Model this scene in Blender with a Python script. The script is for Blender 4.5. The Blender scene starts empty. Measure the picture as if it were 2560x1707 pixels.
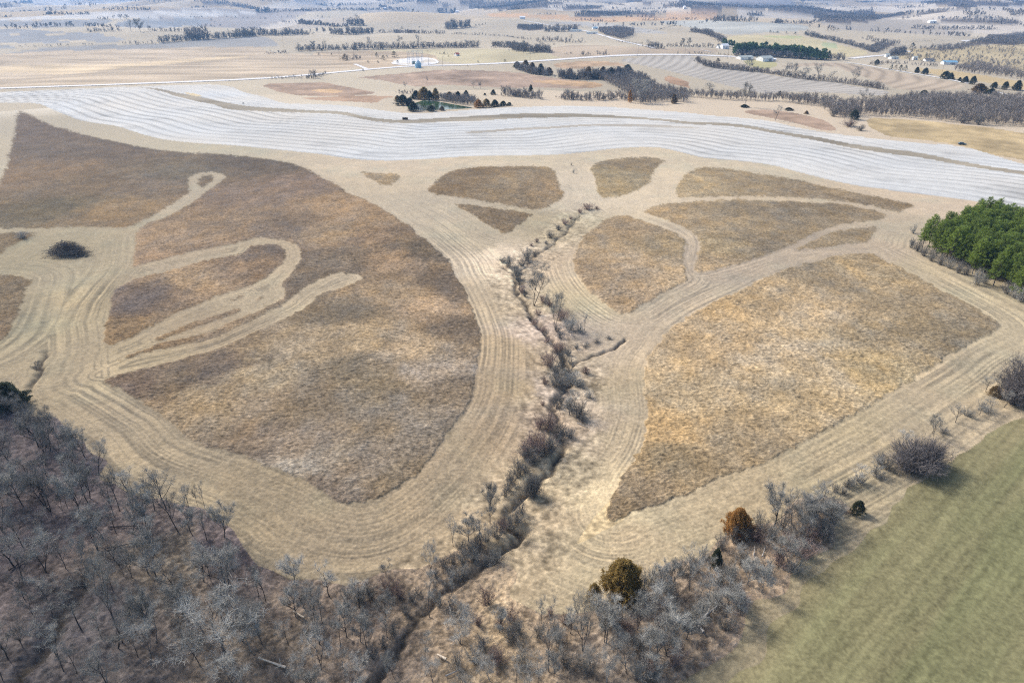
import bpy, bmesh, math, random
import numpy as np
from mathutils import Vector, kdtree
random.seed(7)
rng = np.random.default_rng(11)
scene = bpy.context.scene
COL = scene.collection
PI = math.pi

# ---------------------------------------------------------------- camera model
CAM_H, PITCH, FOC = 95.0, math.radians(27.35), 1707.0   # metres, radians, photo pixels (2560 wide)
SP, CP = math.sin(PITCH), math.cos(PITCH)
S8 = 860/2247.0
SJ = 640/2352.0
CROPS = {'W': (0, 0, 1.08844), 'A': (0, 200, S8), 'B': (860, 150, S8), 'C': (1700, 150, S8), 'D': (0, 550, S8),
         'E': (860, 550, S8), 'F': (1700, 650, S8), 'G': (0, 1107, S8), 'H': (800, 1107, S8), 'I': (1440, 1107, S8),
         'J0': (0, 0, SJ), 'J1': (640, 0, SJ), 'J2': (1280, 0, SJ), 'J3': (1920, 0, SJ),
         'Z1': (960, 110, 280/2352.0), 'Z2': (1760, 90, 280/2352.0), 'Q': (2240, 440, 320/1568.0), 'S': (0, 0, 1.0)}

def px(spec):
    """'A 1,2 3,4 B 5,6' -> list of photo pixels"""
    out = []; c = None
    for tok in spec.split():
        if ',' in tok:
            a, b = tok.split(',')
            ox, oy, s = CROPS[c]
            out.append((ox + float(a)*s, oy + float(b)*s))
        else:
            c = tok
    return out

# ---------------------------------------------------------------- noise
def _h(ix, iy, iz, seed):
    n = (ix.astype(np.int64)*374761393 + iy.astype(np.int64)*668265263 + iz*2147483647 + seed*974634581) & 0xFFFFFFFF
    n = ((n ^ (n >> 13))*1274126177) & 0xFFFFFFFF
    n = ((n ^ (n >> 16))*2246822519) & 0xFFFFFFFF
    n = n ^ (n >> 15)
    return (n & 0xFFFFFF).astype(np.float32)/np.float32(0xFFFFFF)

def vn(x, y, seed=0):
    x = np.asarray(x, dtype=np.float64); y = np.asarray(y, dtype=np.float64)
    fx = np.floor(x); fy = np.floor(y)
    tx = (x-fx).astype(np.float32); ty = (y-fy).astype(np.float32)
    tx = tx*tx*(3-2*tx); ty = ty*ty*(3-2*ty)
    z = np.int64(0)
    a = _h(fx, fy, z, seed); b = _h(fx+1, fy, z, seed); c = _h(fx, fy+1, z, seed); d = _h(fx+1, fy+1, z, seed)
    return (a+(b-a)*tx)*(1-ty) + (c+(d-c)*tx)*ty - 0.5

def fbm(x, y, seed=0, octs=3, gain=0.5):
    s = 0; a = 1.0
    for i in range(octs):
        s = s + a*vn(x*2**i + 17.3*i, y*2**i - 9.1*i, seed+i); a *= gain
    return s

def vn3(x, y, z, seed=0):
    fz = np.floor(z).astype(np.int64); tz = (z-fz).astype(np.float32); tz = tz*tz*(3-2*tz)
    return vn(x + fz*57.31, y + fz*131.7, seed)*(1-tz) + vn(x + (fz+1)*57.31, y + (fz+1)*131.7, seed)*tz

def clumps(x, y, size, seed=0):
    """1 on top of a grass clump, 0 in the gaps between clumps"""
    x = x/size; y = y/size; fx = np.floor(x); fy = np.floor(y); best = np.full(x.shape, 9.0); z0 = np.int64(0)
    for i in (-1, 0, 1):
        for j in (-1, 0, 1):
            cx, cy = fx+i, fy+j
            d = (x-cx-_h(cx, cy, z0, seed))**2 + (y-cy-_h(cx, cy, z0, seed+1))**2
            best = np.minimum(best, d*(.7+.8*_h(cx, cy, z0, seed+2)))
    return np.clip(1-1.25*np.sqrt(best), 0, 1).astype(np.float32)

# ---------------------------------------------------------------- terrain height
def flat(pts):
    p = np.asarray(pts, dtype=np.float64)
    u = (p[:, 0]-1280)/FOC; v = (853.5-p[:, 1])/FOC
    dz = v*CP - SP; dy = CP + v*SP
    t = -CAM_H/np.minimum(dz, -1e-3)
    return np.stack([u*t, dy*t], 1)

CREEK_PX = [px('B 1540,965 1440,1075 1345,1160 1240,1225 1180,1290 1120,1360'),
            px('B 1000,1270 1060,1310 1120,1360'),
            px('E 1115,330 1140,410 1185,490 1265,600 1370,700 1420,780 1445,840 1480,900 1470,985 1400,1065 1385,1130 1400,1230 1445,1350 1430,1430 1370,1500 H 1487,105 1400,170 1300,260 1215,350 1225,400 1325,470 1270,540 1180,600 1050,690 980,750 870,790 770,820 740,880 690,950 600,1020 560,1090 535,1160 490,1260 430,1340 370,1400 300,1470 240,1550 170,1650'),
            px('E 1480,880 1570,830 1640,805 1700,790 1780,765 1840,720'),
            px('D 287,862 282,900 262,935 245,985 225,1010 205,1070 175,1120'),
            px('G 600,880 520,950 400,1060 300,1230 200,1380 120,1600')]
CREEK_PX[5] = px('G 520,900 480,980 400,1060 300,1230 200,1380 120,1600')
CREEKS = [flat(c) for c in CREEK_PX]
CREEK_D = [.6, .5, 1.3, .7, 1.0, 1.5]
CREEK_W = [.8, .7, 1.05, .65, .8, 1.9]

def seg_dist(x, y, line):
    """distance to a traced line; only points near its box are measured exactly"""
    line = np.asarray(line); A, B = line[:-1], line[1:]; E = B-A; L2 = (E**2).sum(1) + 1e-9
    x = np.asarray(x, dtype=np.float64); y = np.asarray(y, dtype=np.float64)
    out = np.full(x.shape, 1e3); xf, yf, of = x.ravel(), y.ravel(), out.ravel()
    idx = np.nonzero((xf > line[:, 0].min()-160) & (xf < line[:, 0].max()+160) & (yf > line[:, 1].min()-160) & (yf < line[:, 1].max()+160))[0]
    for k in range(0, len(idx), 20000):
        q = idx[k:k+20000]; px_, py_ = xf[q, None], yf[q, None]
        t = np.clip(((px_-A[:, 0])*E[:, 0] + (py_-A[:, 1])*E[:, 1])/L2, 0, 1)
        of[q] = np.sqrt(((px_-A[:, 0]-t*E[:, 0])**2 + (py_-A[:, 1]-t*E[:, 1])**2).min(1))
    return of.reshape(x.shape)

POND_C = flat(px('Z1 1150,1290'))[0]

def height(x, y):
    x = np.asarray(x, dtype=np.float64); y = np.asarray(y, dtype=np.float64)
    r = np.hypot(x, y)
    z = np.zeros(x.shape)
    near = np.clip((520-r)/150, 0, 1)
    m = near > 0
    if m.any():
        xm, ym = x[m], y[m]
        wob_x = xm + 1.9*vn(xm/4.0, ym/4.0, 71) + .8*vn(xm/1.3, ym/1.3, 74); wob_y = ym + 1.9*vn(xm/4.0, ym/4.0, 72) + .8*vn(xm/1.3, ym/1.3, 75)
        val = np.zeros(xm.shape); ch = np.zeros(xm.shape)
        for k, c in enumerate(CREEKS):
            d = seg_dist(xm, ym, c)
            if k in (0, 2):
                val = np.maximum(val, np.exp(-(d/42.0)**2))
            dw = seg_dist(wob_x, wob_y, c)
            ch = np.maximum(ch, CREEK_D[k]*np.exp(-(dw/CREEK_W[k])**2)*np.clip(.85 + 1.1*vn(xm/7.0, ym/7.0, 73+k), .2, 1.3))
        z[m] = (-4.5*val)*near[m] - ch*near[m]
    z = z + 1.6*fbm(x/90.0, y/90.0, 3, 2)*np.clip(r/150, .3, 1)
    far = np.clip((r-520)/900.0, 0, 1); far = far*far*(3-2*far)
    amp = far*(14.0 + 36.0*np.clip((r-1400)/3000, 0, 1))
    z = z + amp*2.0*(vn(x/520.0 + 3.7, y/420.0 + 1.2, 21) + 0.35*vn(x/210.0, y/190.0, 22))
    pd = np.hypot((x-POND_C[0])/46.0, (y-POND_C[1])/62.0)
    w = np.clip((1.5-pd)/0.5, 0, 1)
    return z*(1-w) + w*(-1.0)

def cast(pts, lift=0.0):
    """first hit of the ground along the sight line through photo pixels -> (n,3)"""
    p = np.asarray(pts, dtype=np.float64)
    u = (p[:, 0]-1280)/FOC; v = (853.5-p[:, 1])/FOC
    D = np.stack([u, CP + v*SP, v*CP - SP], 1)
    n = len(p)
    def over(T):                                  # T (n,k): height of the sight line over the ground
        return CAM_H + D[:, 2:3]*T - height(D[:, 0:1]*T, D[:, 1:2]*T)
    # start where the line can first touch anything (nothing rises above 40 m) and march
    t0 = np.clip((40-CAM_H)/np.minimum(D[:, 2], -1e-4), 55, 11000)[:, None]*.98
    t1 = np.clip((-40-CAM_H)/np.minimum(D[:, 2], -1e-4), 60, 11500)[:, None]*1.02
    lo, hi = t0, t1
    for K in (120, 24, 24):
        f = np.linspace(0, 1, K)[None, :]; T = lo + (hi-lo)*f
        b = over(T) < 0; k = np.where(b.any(1), b.argmax(1), K-1); k = np.maximum(k, 1)
        r_ = np.arange(n); lo, hi = T[r_, k-1][:, None], T[r_, k][:, None]
    X = D*hi
    return np.stack([X[:, 0], X[:, 1], height(X[:, 0], X[:, 1])], 1)

def densify(pts, step=14.0, closed=True):
    out = []
    n = len(pts)
    for i in range(n if closed else n-1):
        a = pts[i]; b = pts[(i+1) % n]
        k = max(1, int(math.hypot(b[0]-a[0], b[1]-a[1])/step))
        for j in range(k):
            out.append((a[0]+(b[0]-a[0])*j/k, a[1]+(b[1]-a[1])*j/k))
    if not closed: out.append(pts[-1])
    return out

def smooth_px(pts, closed=True):
    """one pass of corner cutting keeps traced outlines from looking faceted"""
    out = []; n = len(pts)
    if not closed: out.append(pts[0])
    for i in range(n if closed else n-1):
        a = pts[i]; b = pts[(i+1) % n]
        out.append((a[0]*.78+b[0]*.22, a[1]*.78+b[1]*.22)); out.append((a[0]*.22+b[0]*.78, a[1]*.22+b[1]*.78))
    if not closed: out.append(pts[-1])
    return out

def poly(spec, step=14.0, sm=True):
    p = px(spec)
    if sm: p = smooth_px(p)
    return cast(densify(p, step))[:, :2]

def line(spec, step=14.0):
    return cast(densify(smooth_px(px(spec), False), step, False))

def inside(x, y, P):
    m = np.zeros(x.shape, bool)
    bb = (x >= P[:, 0].min()) & (x <= P[:, 0].max()) & (y >= P[:, 1].min()) & (y <= P[:, 1].max())
    idx = np.nonzero(bb)[0]
    if len(idx) == 0: return m
    xs, ys = x[idx], y[idx]
    c = np.zeros(xs.shape, bool)
    n = len(P)
    for i in range(n):
        x1, y1 = P[i]; x2, y2 = P[(i+1) % n]
        if y1 == y2: continue
        lo_, hi_ = (y1, y2) if y1 < y2 else (y2, y1)
        s = (ys >= lo_) & (ys < hi_)
        if not s.any(): continue
        xi = x1 + (ys[s]-y1)*(x2-x1)/(y2-y1)
        k = np.nonzero(s)[0]
        c[k] ^= xs[s] < xi
    m[idx] = c
    return m

def lin(c):
    c = np.asarray(c, dtype=np.float64)/255.0
    return np.where(c <= .04045, c/12.92, ((c+.055)/1.055)**2.4)

# ---------------------------------------------------------------- object helpers
def tag(o, label=None, cat=None, group=None, kind=None):
    if label: o['label'] = label
    if cat: o['category'] = cat
    if group: o['group'] = group
    if kind: o['kind'] = kind
    return o

def empty(name, loc, rz=0.0):
    o = bpy.data.objects.new(name, None); COL.objects.link(o)
    o.location = loc; o.rotation_euler = (0, 0, rz); o.empty_display_size = .5
    return o

def mesh_from(name, V, F, smooth=False):
    """F: (n,3) or (n,4) int array"""
    me = bpy.data.meshes.new(name)
    V = np.asarray(V, dtype=np.float32); F = np.asarray(F, dtype=np.int32)
    k = F.shape[1]
    me.vertices.add(len(V)); me.vertices.foreach_set('co', V.ravel())
    me.loops.add(F.size); me.loops.foreach_set('vertex_index', F.ravel())
    me.polygons.add(len(F)); me.polygons.foreach_set('loop_start', np.arange(0, F.size, k, dtype=np.int32))
    me.polygons.foreach_set('loop_total', np.full(len(F), k, dtype=np.int32))
    if smooth: me.polygons.foreach_set('use_smooth', np.ones(len(F), bool))
    me.update(calc_edges=True)
    return me

def link(name, me, mat=None, parent=None):
    o = bpy.data.objects.new(name, me); COL.objects.link(o)
    if mat is not None and not me.materials: me.materials.append(mat)
    if parent is not None: o.parent = parent
    return o

class MB:
    """collects boxes, tubes and prisms into ONE mesh"""
    def __init__(s): s.v = []; s.f = []
    def add(s, vs, fs):
        b = len(s.v); s.v += [tuple(v) for v in vs]; s.f += [tuple(i+b for i in f) for f in fs]; return s
    def box(s, c, d, rz=0.0):
        x, y, z = d[0]/2, d[1]/2, d[2]/2; ca, sa = math.cos(rz), math.sin(rz)
        vs = []
        for sx, sy, sz in ((-1,-1,-1),(1,-1,-1),(1,1,-1),(-1,1,-1),(-1,-1,1),(1,-1,1),(1,1,1),(-1,1,1)):
            a, b = sx*x, sy*y
            vs.append((c[0]+a*ca-b*sa, c[1]+a*sa+b*ca, c[2]+sz*z))
        return s.add(vs, [(3,2,1,0),(4,5,6,7),(0,1,5,4),(1,2,6,5),(2,3,7,6),(3,0,4,7)])
    def tube(s, p, q, r0, r1, n=6):
        p, q = Vector(p), Vector(q); d = (q-p).normalized()
        a = d.orthogonal().normalized(); b = d.cross(a)
        vs = []
        for c, r in ((p, r0), (q, r1)):
            for i in range(n):
                t = 2*PI*i/n; vs.append(c + a*math.cos(t)*r + b*math.sin(t)*r)
        fs = [(i, (i+1) % n, n+(i+1) % n, n+i) for i in range(n)]
        fs += [tuple(range(n-1, -1, -1)), tuple(range(n, 2*n))]
        return s.add(vs, fs)
    def prism(s, prof, axis_len, y0):
        """profile in xz extruded along y"""
        n = len(prof)
        vs = [(x, y0, z) for x, z in prof] + [(x, y0+axis_len, z) for x, z in prof]
        fs = [tuple(range(n)), tuple(range(2*n-1, n-1, -1))] + [(i, n+i, n+(i+1) % n, (i+1) % n) for i in range(n)]
        return s.add(vs, fs)
    def build(s, name, mat, parent=None, smooth=False, bev=0.0):
        me = bpy.data.meshes.new(name); me.from_pydata(s.v, [], s.f)
        bm = bmesh.new(); bm.from_mesh(me); bmesh.ops.recalc_face_normals(bm, faces=bm.faces)
        if bev: bmesh.ops.bevel(bm, geom=bm.edges[:], offset=bev, segments=2, affect='EDGES', profile=.6)
        bm.to_mesh(me); bm.free()
        if smooth:
            for p in me.polygons: p.use_smooth = True
        return link(name, me, mat, parent)

# ---------------------------------------------------------------- materials
def material(name, col, rough=.9, var=.25, scale=3.0, spec=.2, metal=0.0, obj_var=0.0, bump=0.0, trans=0.0):
    m = bpy.data.materials.new(name); m.use_nodes = True
    nt = m.node_tree; nd = nt.nodes; lk = nt.links
    b = nd['Principled BSDF']
    b.inputs['Roughness'].default_value = rough; b.inputs['Metallic'].default_value = metal
    b.inputs['Specular IOR Level'].default_value = spec
    tc = nd.new('ShaderNodeTexCoord'); no = nd.new('ShaderNodeTexNoise')
    no.inputs['Scale'].default_value = scale; no.inputs['Detail'].default_value = 4
    lk.new(tc.outputs['Object'], no.inputs['Vector'])
    mr = nd.new('ShaderNodeMapRange'); mr.inputs[1].default_value = .3; mr.inputs[2].default_value = .7
    mr.inputs[3].default_value = 1-var; mr.inputs[4].default_value = 1+var
    lk.new(no.outputs['Fac'], mr.inputs[0])
    src = mr.outputs[0]
    if obj_var:
        oi = nd.new('ShaderNodeObjectInfo'); m2 = nd.new('ShaderNodeMapRange')
        m2.inputs[3].default_value = 1-obj_var; m2.inputs[4].default_value = 1+obj_var
        lk.new(oi.outputs['Random'], m2.inputs[0])
        mu = nd.new('ShaderNodeMath'); mu.operation = 'MULTIPLY'
        lk.new(src, mu.inputs[0]); lk.new(m2.outputs[0], mu.inputs[1]); src = mu.outputs[0]
    vm = nd.new('ShaderNodeVectorMath'); vm.operation = 'SCALE'; vm.inputs[0].default_value = col[:3]
    lk.new(src, vm.inputs['Scale']); lk.new(vm.outputs[0], b.inputs['Base Color'])
    if bump:
        bp = nd.new('ShaderNodeBump'); bp.inputs['Strength'].default_value = bump; bp.inputs['Distance'].default_value = .05
        lk.new(no.outputs['Fac'], bp.inputs['Height']); lk.new(bp.outputs[0], b.inputs['Normal'])
    if trans:
        b.inputs['Subsurface Weight'].default_value = 0
        tr = nd.new('ShaderNodeBsdfTranslucent'); mx = nd.new('ShaderNodeMixShader'); mx.inputs[0].default_value = trans
        lk.new(vm.outputs[0], tr.inputs['Color']); lk.new(b.outputs[0], mx.inputs[1]); lk.new(tr.outputs[0], mx.inputs[2])
        lk.new(mx.outputs[0], nd['Material Output'].inputs['Surface'])
    return m
# ================================================================ land cover traced from the photograph
PRAIRIE = [poly(s) for s in (
    # the big hillside left of the creek
    'A 110,195 230,245 320,290 480,340 640,380 790,410 900,435 1050,460 1200,475 1350,480 1500,488 1650,505 1800,525 1920,550 2010,585 2080,630 2150,665 2247,715 '
    'B 0,866 90,890 180,935 240,970 340,1030 430,1090 520,1160 600,1230 660,1280 700,1330 720,1390 E 715,335 780,450 830,560 860,650 890,740 885,850 875,930 860,1030 850,1110 820,1190 770,1280 700,1380 620,1480 560,1560 '
    'H 716,105 600,215 500,300 400,365 320,400 250,410 150,390 50,345 G 2100,300 1950,230 1800,170 1650,110 1500,70 1300,5 D 1200,1405 1120,1320 1060,1265 1000,1235 880,1160 790,1110 700,1062 690,1040 '
    '682,940 680,835 690,720 715,560 735,465 865,310 885,200 890,90 A 870,975 780,968 600,957 400,964 200,970 0,966 -200,965 -200,850 0,672 30,600 50,520 80,420 105,300',
    'D -150,350 0,352 100,362 190,382 198,410 150,500 110,620 60,720 0,790 -150,880',
    'D -150,90 0,84 150,82 270,82 200,112 100,152 30,190 0,235 -150,270',
    'B 95,730 200,740 380,745 340,790 290,825 250,815 150,770',
    'B 525,865 600,790 680,730 800,705 1000,697 1200,695 1360,700 1390,760 1410,840 1450,880 1400,920 1300,980 1180,970 1000,935 800,905 650,885',
    'B 680,935 850,950 1000,970 1130,990 1250,1012 1200,1040 1100,1110 1050,1140 960,1090 850,1020 750,960',
    'B 1600,690 1700,655 1850,640 2000,637 2110,655 2060,690 2010,740 2000,800 1900,860 1800,890 1700,905 1660,870 1640,790',
    'C -35,900 -20,820 30,750 130,697 300,710 500,740 800,790 1000,840 1250,890 1480,930 1555,947 1480,972 1430,998 1300,962 1100,925 900,905 700,895 400,890 100,898',
    'C -250,990 -150,945 0,932 300,913 600,919 900,929 1100,946 1250,976 1372,1018 1300,1045 1150,1062 1000,1085 850,1140 720,1213 550,1278 350,1338 200,1380 130,1397 92,1375 110,1300 132,1200 100,1140 20,1092 -100,1040 -200,1005',
    'B 1500,1290 1550,1170 1650,1080 1750,1022 1840,1012 1950,1050 2100,1105 2190,1145 2235,1200 2203,1310 2230,1400 2262,1432 2150,1492 E 2070,480 1950,560 1850,613 1820,620 1750,580 1650,510 1560,420 1510,340 1490,285',
    'C 735,1252 850,1192 950,1142 1080,1107 1230,1087 1312,1087 1252,1140 1240,1190 1100,1203 900,1225',
    'F 0,400 130,322 300,242 400,200 560,112 700,52 880,12 1000,-28 1240,-50 1350,10 1500,80 1700,190 1850,272 2000,352 2080,422 2060,480 1950,512 1800,592 1700,672 1600,732 1400,852 1270,932 1100,1032 960,1112 800,1192 600,1292 400,1372 200,1452 0,1542 '
    'I 679,345 500,420 350,470 245,520 180,470 215,380 265,290 325,180 380,100 E 1946,1455 1980,1330 1985,1240 1965,1100 1950,1000 1975,920 2050,830 2110,720 2247,640')]
CUTS = [poly(s) for s in (
    # turn-round loop of the narrow path, the ring of mown swaths and the lower path
    'A 730,1032 780,972 850,957 950,912 1060,852 1150,792 1240,740 1225,660 1250,622 1330,602 1440,605 1482,625 1420,682 1330,742 1240,812 1100,892 940,952 890,1000',
    'D 858,312 1000,270 1200,220 1400,180 1550,150 1650,120 1750,115 1880,135 1950,180 1968,240 1940,310 1880,370 1835,425 1870,475 1850,525 1700,588 1500,672 1350,737 1200,772 1080,797 970,832 870,868 640,985 640,900 680,835 640,600',
    'D 600,1000 870,880 1060,848 1200,815 1350,785 1450,745 1600,660 1750,590 1880,525 2000,440 2120,372 2247,332 W 790,626 820,629 835,635 830,645 800,655 770,668 D 2100,480 2000,570 1850,650 1700,720 1550,790 1400,850 1250,890 1100,935 950,970 850,995 690,1042 600,1035')]
ISLES = [poly(s) for s in (
    'A 1290,650 1330,622 1400,620 1392,650 1330,702 1308,712',
    'D 735,465 870,390 1000,350 1150,320 1300,275 1450,245 1560,230 1610,202 1640,166 1740,152 1830,165 1872,210 1860,270 1800,330 1730,390 1600,440 1450,490 1300,540 1180,600 1060,660 950,715 820,785 685,835 692,720 715,560',
    'D 1000,775 1230,685 1400,628 1560,570 1575,592 1400,662 1250,712 1020,795', 'D 900,855 1080,800 1210,772 1350,740 1500,678 1700,594 1860,518 1880,545 1700,625 1500,722 1350,785 1200,815 1060,850 920,875', 'D 1500,518 1600,483 1615,494 1520,537', 'D 1640,530 1740,488 1748,500 1650,542')]
STUBBLE_LOW = 'A -300,150 0,150 260,152 330,190 430,230 520,265 640,285 760,300 880,340 1000,375 1100,395 1300,415 1500,425 1700,445 1900,465 2100,485 B 0,642 150,655 330,660 600,645 800,630 1100,625 1400,620 1600,600 1750,580 1900,570 2050,570 2150,590 C 52,615 150,640 400,660 600,685 800,740 1000,790 1200,830 1500,865 1700,890 1850,910 2247,985 2600,1045'
STUBBLE_UP = 'C 2500,745 2247,682 2100,640 1950,590 1800,560 1600,545 1400,530 1200,505 950,475 750,440 600,400 400,378 200,365 B 2247,345 2100,335 1900,320 1700,305 1400,300 1100,310 850,325 600,345 430,352 200,325 0,297 A 2000,157 1850,155 1700,103 1600,85 1500,38 1320,28 900,42 0,80 -300,92'
STUBBLE = poly(STUBBLE_LOW + ' ' + STUBBLE_UP)
GREEN = poly('F 2600,850 2247,1022 2100,1087 1900,1192 1700,1332 1560,1452 I 2130,430 1950,565 1750,735 1600,865 1450,1005 1330,1132 1250,1300 1100,1480 1000,1600 S 1700,1760 1500,2000 3300,2000 3300,700')
WOODS = [poly(s) for s in (
    'W -250,860 40,930 110,965 180,1000 225,1060 290,1120 400,1150 490,1175 535,1215 575,1275 660,1305 740,1340 830,1352 900,1310 980,1290 1060,1262 1110,1240 1150,1290 1190,1350 1225,1395 1340,1400 1430,1375 1490,1345 1560,1292 1660,1235 1760,1185 1850,1140 1960,1160 1945,1215 1880,1290 1780,1345 1720,1410 1690,1480 1600,1540 1540,1590 1480,1800 -250,1800',)]

FAR = [  # outline, colour as seen, kind of ground texture
    ('J0 -300,520 0,500 400,445 1000,450 1800,440 2352,420 J1 150,490 480,495 700,560 970,635 500,680 0,715 J0 1200,765 0,805 -300,815', (196, 184, 164), 'streak'),
    ('J0 -300,640 0,610 500,600 1000,600 1500,560 2200,510 2352,520 1800,570 1200,620 700,680 500,690 300,670 -300,680', (215, 200, 172), 'streak'),
    ('J0 -300,560 0,500 500,430 1050,415 1500,400 2000,350 2352,340 J1 120,345 230,430 60,432 J0 2170,432 1300,450 700,465 300,480 0,500', (160, 162, 162), 'plain'),
    ('J0 -300,200 0,195 500,182 1000,182 1050,192 900,240 450,255 -300,245', (160, 164, 168), 'plain'),
    ('J0 -300,270 250,270 600,300 1000,310 900,330 1130,350 1150,380 800,390 300,400 -300,385', (160, 164, 168), 'plain'),
    ('J0 60,318 300,312 620,308 600,322 200,330', (208, 198, 176), 'plain'), ('J0 480,365 800,375 800,385 560,382', (208, 198, 176), 'plain'),
    ('J0 -300,420 100,420 190,435 100,445 -300,445', (165, 168, 168), 'plain'),
    ('J0 1100,192 1400,182 1900,168 1950,230 1500,262 1330,252 1030,252', (158, 164, 170), 'plain'),
    ('J0 0,168 600,142 1050,112 1700,100 2300,110 J1 0,120 0,128 J0 1900,160 1400,167 600,177 0,192', (208, 209, 208), 'plain'),
    ('J1 700,480 900,470 1500,455 2352,450 J2 300,490 600,520 0,570 J1 2352,572 1900,590 1680,560 1650,500 1300,470', (200, 194, 165), 'plain'),
    ('J1 480,497 700,470 1300,470 1640,500 1680,560 1450,600 980,640 700,560', (196, 182, 160), 'streak'),
    ('J2 -250,128 0,126 500,145 600,165 1000,155 1600,130 1900,150 2000,180 1500,186 1000,206 600,196 300,176 -200,160', (214, 184, 148), 'plain'),
    ('J2 250,210 600,200 1000,230 1500,310 1250,312 900,282 700,242', (188, 188, 184), 'plain'),
    ('J2 1280,202 1700,187 2352,212 J3 300,216 400,270 300,290 0,300 J2 2000,325 1850,290 1500,230', (190, 194, 190), 'plain'),
    ('J2 350,440 600,410 1250,440 1900,450 1880,490 1300,500 900,512 500,540 350,500', (192, 180, 162), 'plain'),
    ('J2 960,548 1300,512 1700,517 1800,600 2100,650 2352,680 J3 0,690 500,745 900,805 1150,850 1000,880 700,862 300,842 0,852 J2 2352,872 1800,742 1400,642 1100,582', (196, 194, 188), 'rows'),
    ('J3 50,622 300,582 700,580 1000,632 1400,702 1850,782 1700,832 1200,832 1000,742 800,682 600,602', (196, 184, 166), 'rows'),
    ('J3 0,322 330,332 600,402 980,495 700,530 560,520 550,460 300,430 0,430 J2 2200,420 1950,380 2000,330', (206, 198, 164), 'plain'),
    ('J3 490,390 640,400 640,450 520,440', (182, 192, 156), 'plain'), ('J3 -50,330 330,332 280,360 -20,345', (186, 192, 150), 'plain'),
    ('J3 1100,462 1500,442 2352,400 2600,400 2600,700 2352,650 1900,602 1500,560 1150,540', (196, 184, 150), 'plain'),
    ('J3 1290,620 1700,650 2300,745 2500,800 2400,840 1900,740 1500,690', (200, 184, 146), 'plain'),
    ('J3 1700,540 2000,520 2352,560 2352,640 1900,600', (190, 178, 146), 'plain'),
    ('J2 2090,545 2352,560 J3 60,575 100,600 0,640 J2 2200,620', (192, 190, 146), 'plain'),
    ('J1 0,772 600,756 800,790 1000,830 1120,855 900,880 500,885 250,860', (176, 156, 138), 'tuft'),
    ('J1 480,830 700,815 820,840 700,860', (202, 176, 142), 'tuft'),
    ('J1 400,900 900,880 1300,880 1150,912 1120,950 900,935 550,922', (182, 158, 136), 'tuft'),
    ('J1 920,715 1300,680 1700,640 2352,660 B 1300,110 1600,142 1700,172 1600,192 1300,182 1050,182 800,170 650,160 500,180 350,160 200,125', (176, 158, 142), 'tuft'),
    ('J2 380,580 800,560 1000,580 1080,610 850,605 600,640 420,625', (190, 168, 142), 'tuft'),
    ('J2 1400,690 1600,740 1640,820 1550,790 1400,760', (176, 150, 126), 'tuft'),
    ('J2 100,745 500,735 850,770 820,810 500,790', (196, 170, 138), 'tuft'),
    ('C 430,330 600,325 800,355 950,400 1032,455 950,465 800,422 600,382 420,347', (178, 158, 140), 'tuft'),
    ('C 1190,378 1500,390 2000,440 2247,480 2600,520 2600,760 2247,655 2000,602 1870,562 1600,522 1350,500 1270,450', (190, 174, 138), 'tuft'),
    ('J1 1230,560 1400,530 1640,540 1660,580 1500,605 1300,600', (226, 224, 218), 'plain'),
    ('A 880,48 1050,58 1150,85 1250,97 1400,130 1500,158 1700,178 2000,197 2247,208 B 150,375 350,392 600,385 900,362 1300,345 1700,360 2000,380 2247,404 C 250,409 450,434 700,474 900,503 1150,553 1400,584 1600,614 1800,655 2000,690 2247,730 2600,790 2600,815 2247,752 2000,712 1800,680 1600,642 1400,615 1150,580 900,524 700,494 450,452 250,426 B 2247,420 2000,394 1700,375 1300,375 900,395 600,412 350,414 150,395 A 2247,228 2000,215 1700,205 1500,192 1400,165 1250,130 1150,108 1050,72', (166, 156, 138), 'streak'),
    ('B 770,468 1000,456 1300,436 1600,420 1900,420 2247,436 C 130,445 150,452 B 2247,446 1900,432 1600,434 1300,450 1000,470 800,482', (186, 178, 165), 'streak'),
    ('A 1190,80 1290,90 1330,108 1270,106', (214, 196, 160), 'plain'),
]
FAR += [(s, (118, 112, 106), 'tuft') for s in (
    'J0 1780,20 1950,35 2352,95 2352,70 2200,40 2000,12 1780,4',
    'J0 -200,80 0,62 150,40 300,24 300,10 0,40 -200,60',
    'J1 1480,30 1820,66 1750,40 1600,8 1480,8',
    'J1 1830,8 2352,8 J2 0,10 550,20 300,66 0,92 J1 2352,92 2000,85 1900,50',
    'J2 300,72 600,55 850,75 800,82 500,88 300,85',
    'J2 1030,8 1300,40 1400,66 1800,84 2352,84 2352,45 1900,30 1600,18 1400,45 1200,20 1100,5',
    'J2 560,132 800,105 1100,112 1400,112 1450,128 1100,140 800,158 580,155',
    'J2 45,268 150,285 290,275 280,250 60,245',
    'J3 780,325 1000,385 1230,412 1100,430 1000,490 900,470 1020,400',
    'J3 0,50 300,62 700,112 950,102 1000,150 1700,92 1700,106 1100,165 850,212 530,210 400,132 0,106',
    'J3 1500,185 1800,170 2100,165 2352,215 2352,255 1900,212',
    'J3 1400,24 1700,60 1800,95 1900,60 2352,60 2352,15 1700,8',
    'J3 1350,462 1700,460 1950,405 2352,420 2352,315 2050,350 1800,420')]   # leaf-covered floors of the far woods
FARP = [(poly(s, 8.0), c, k) for s, c, k in FAR]

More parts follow.
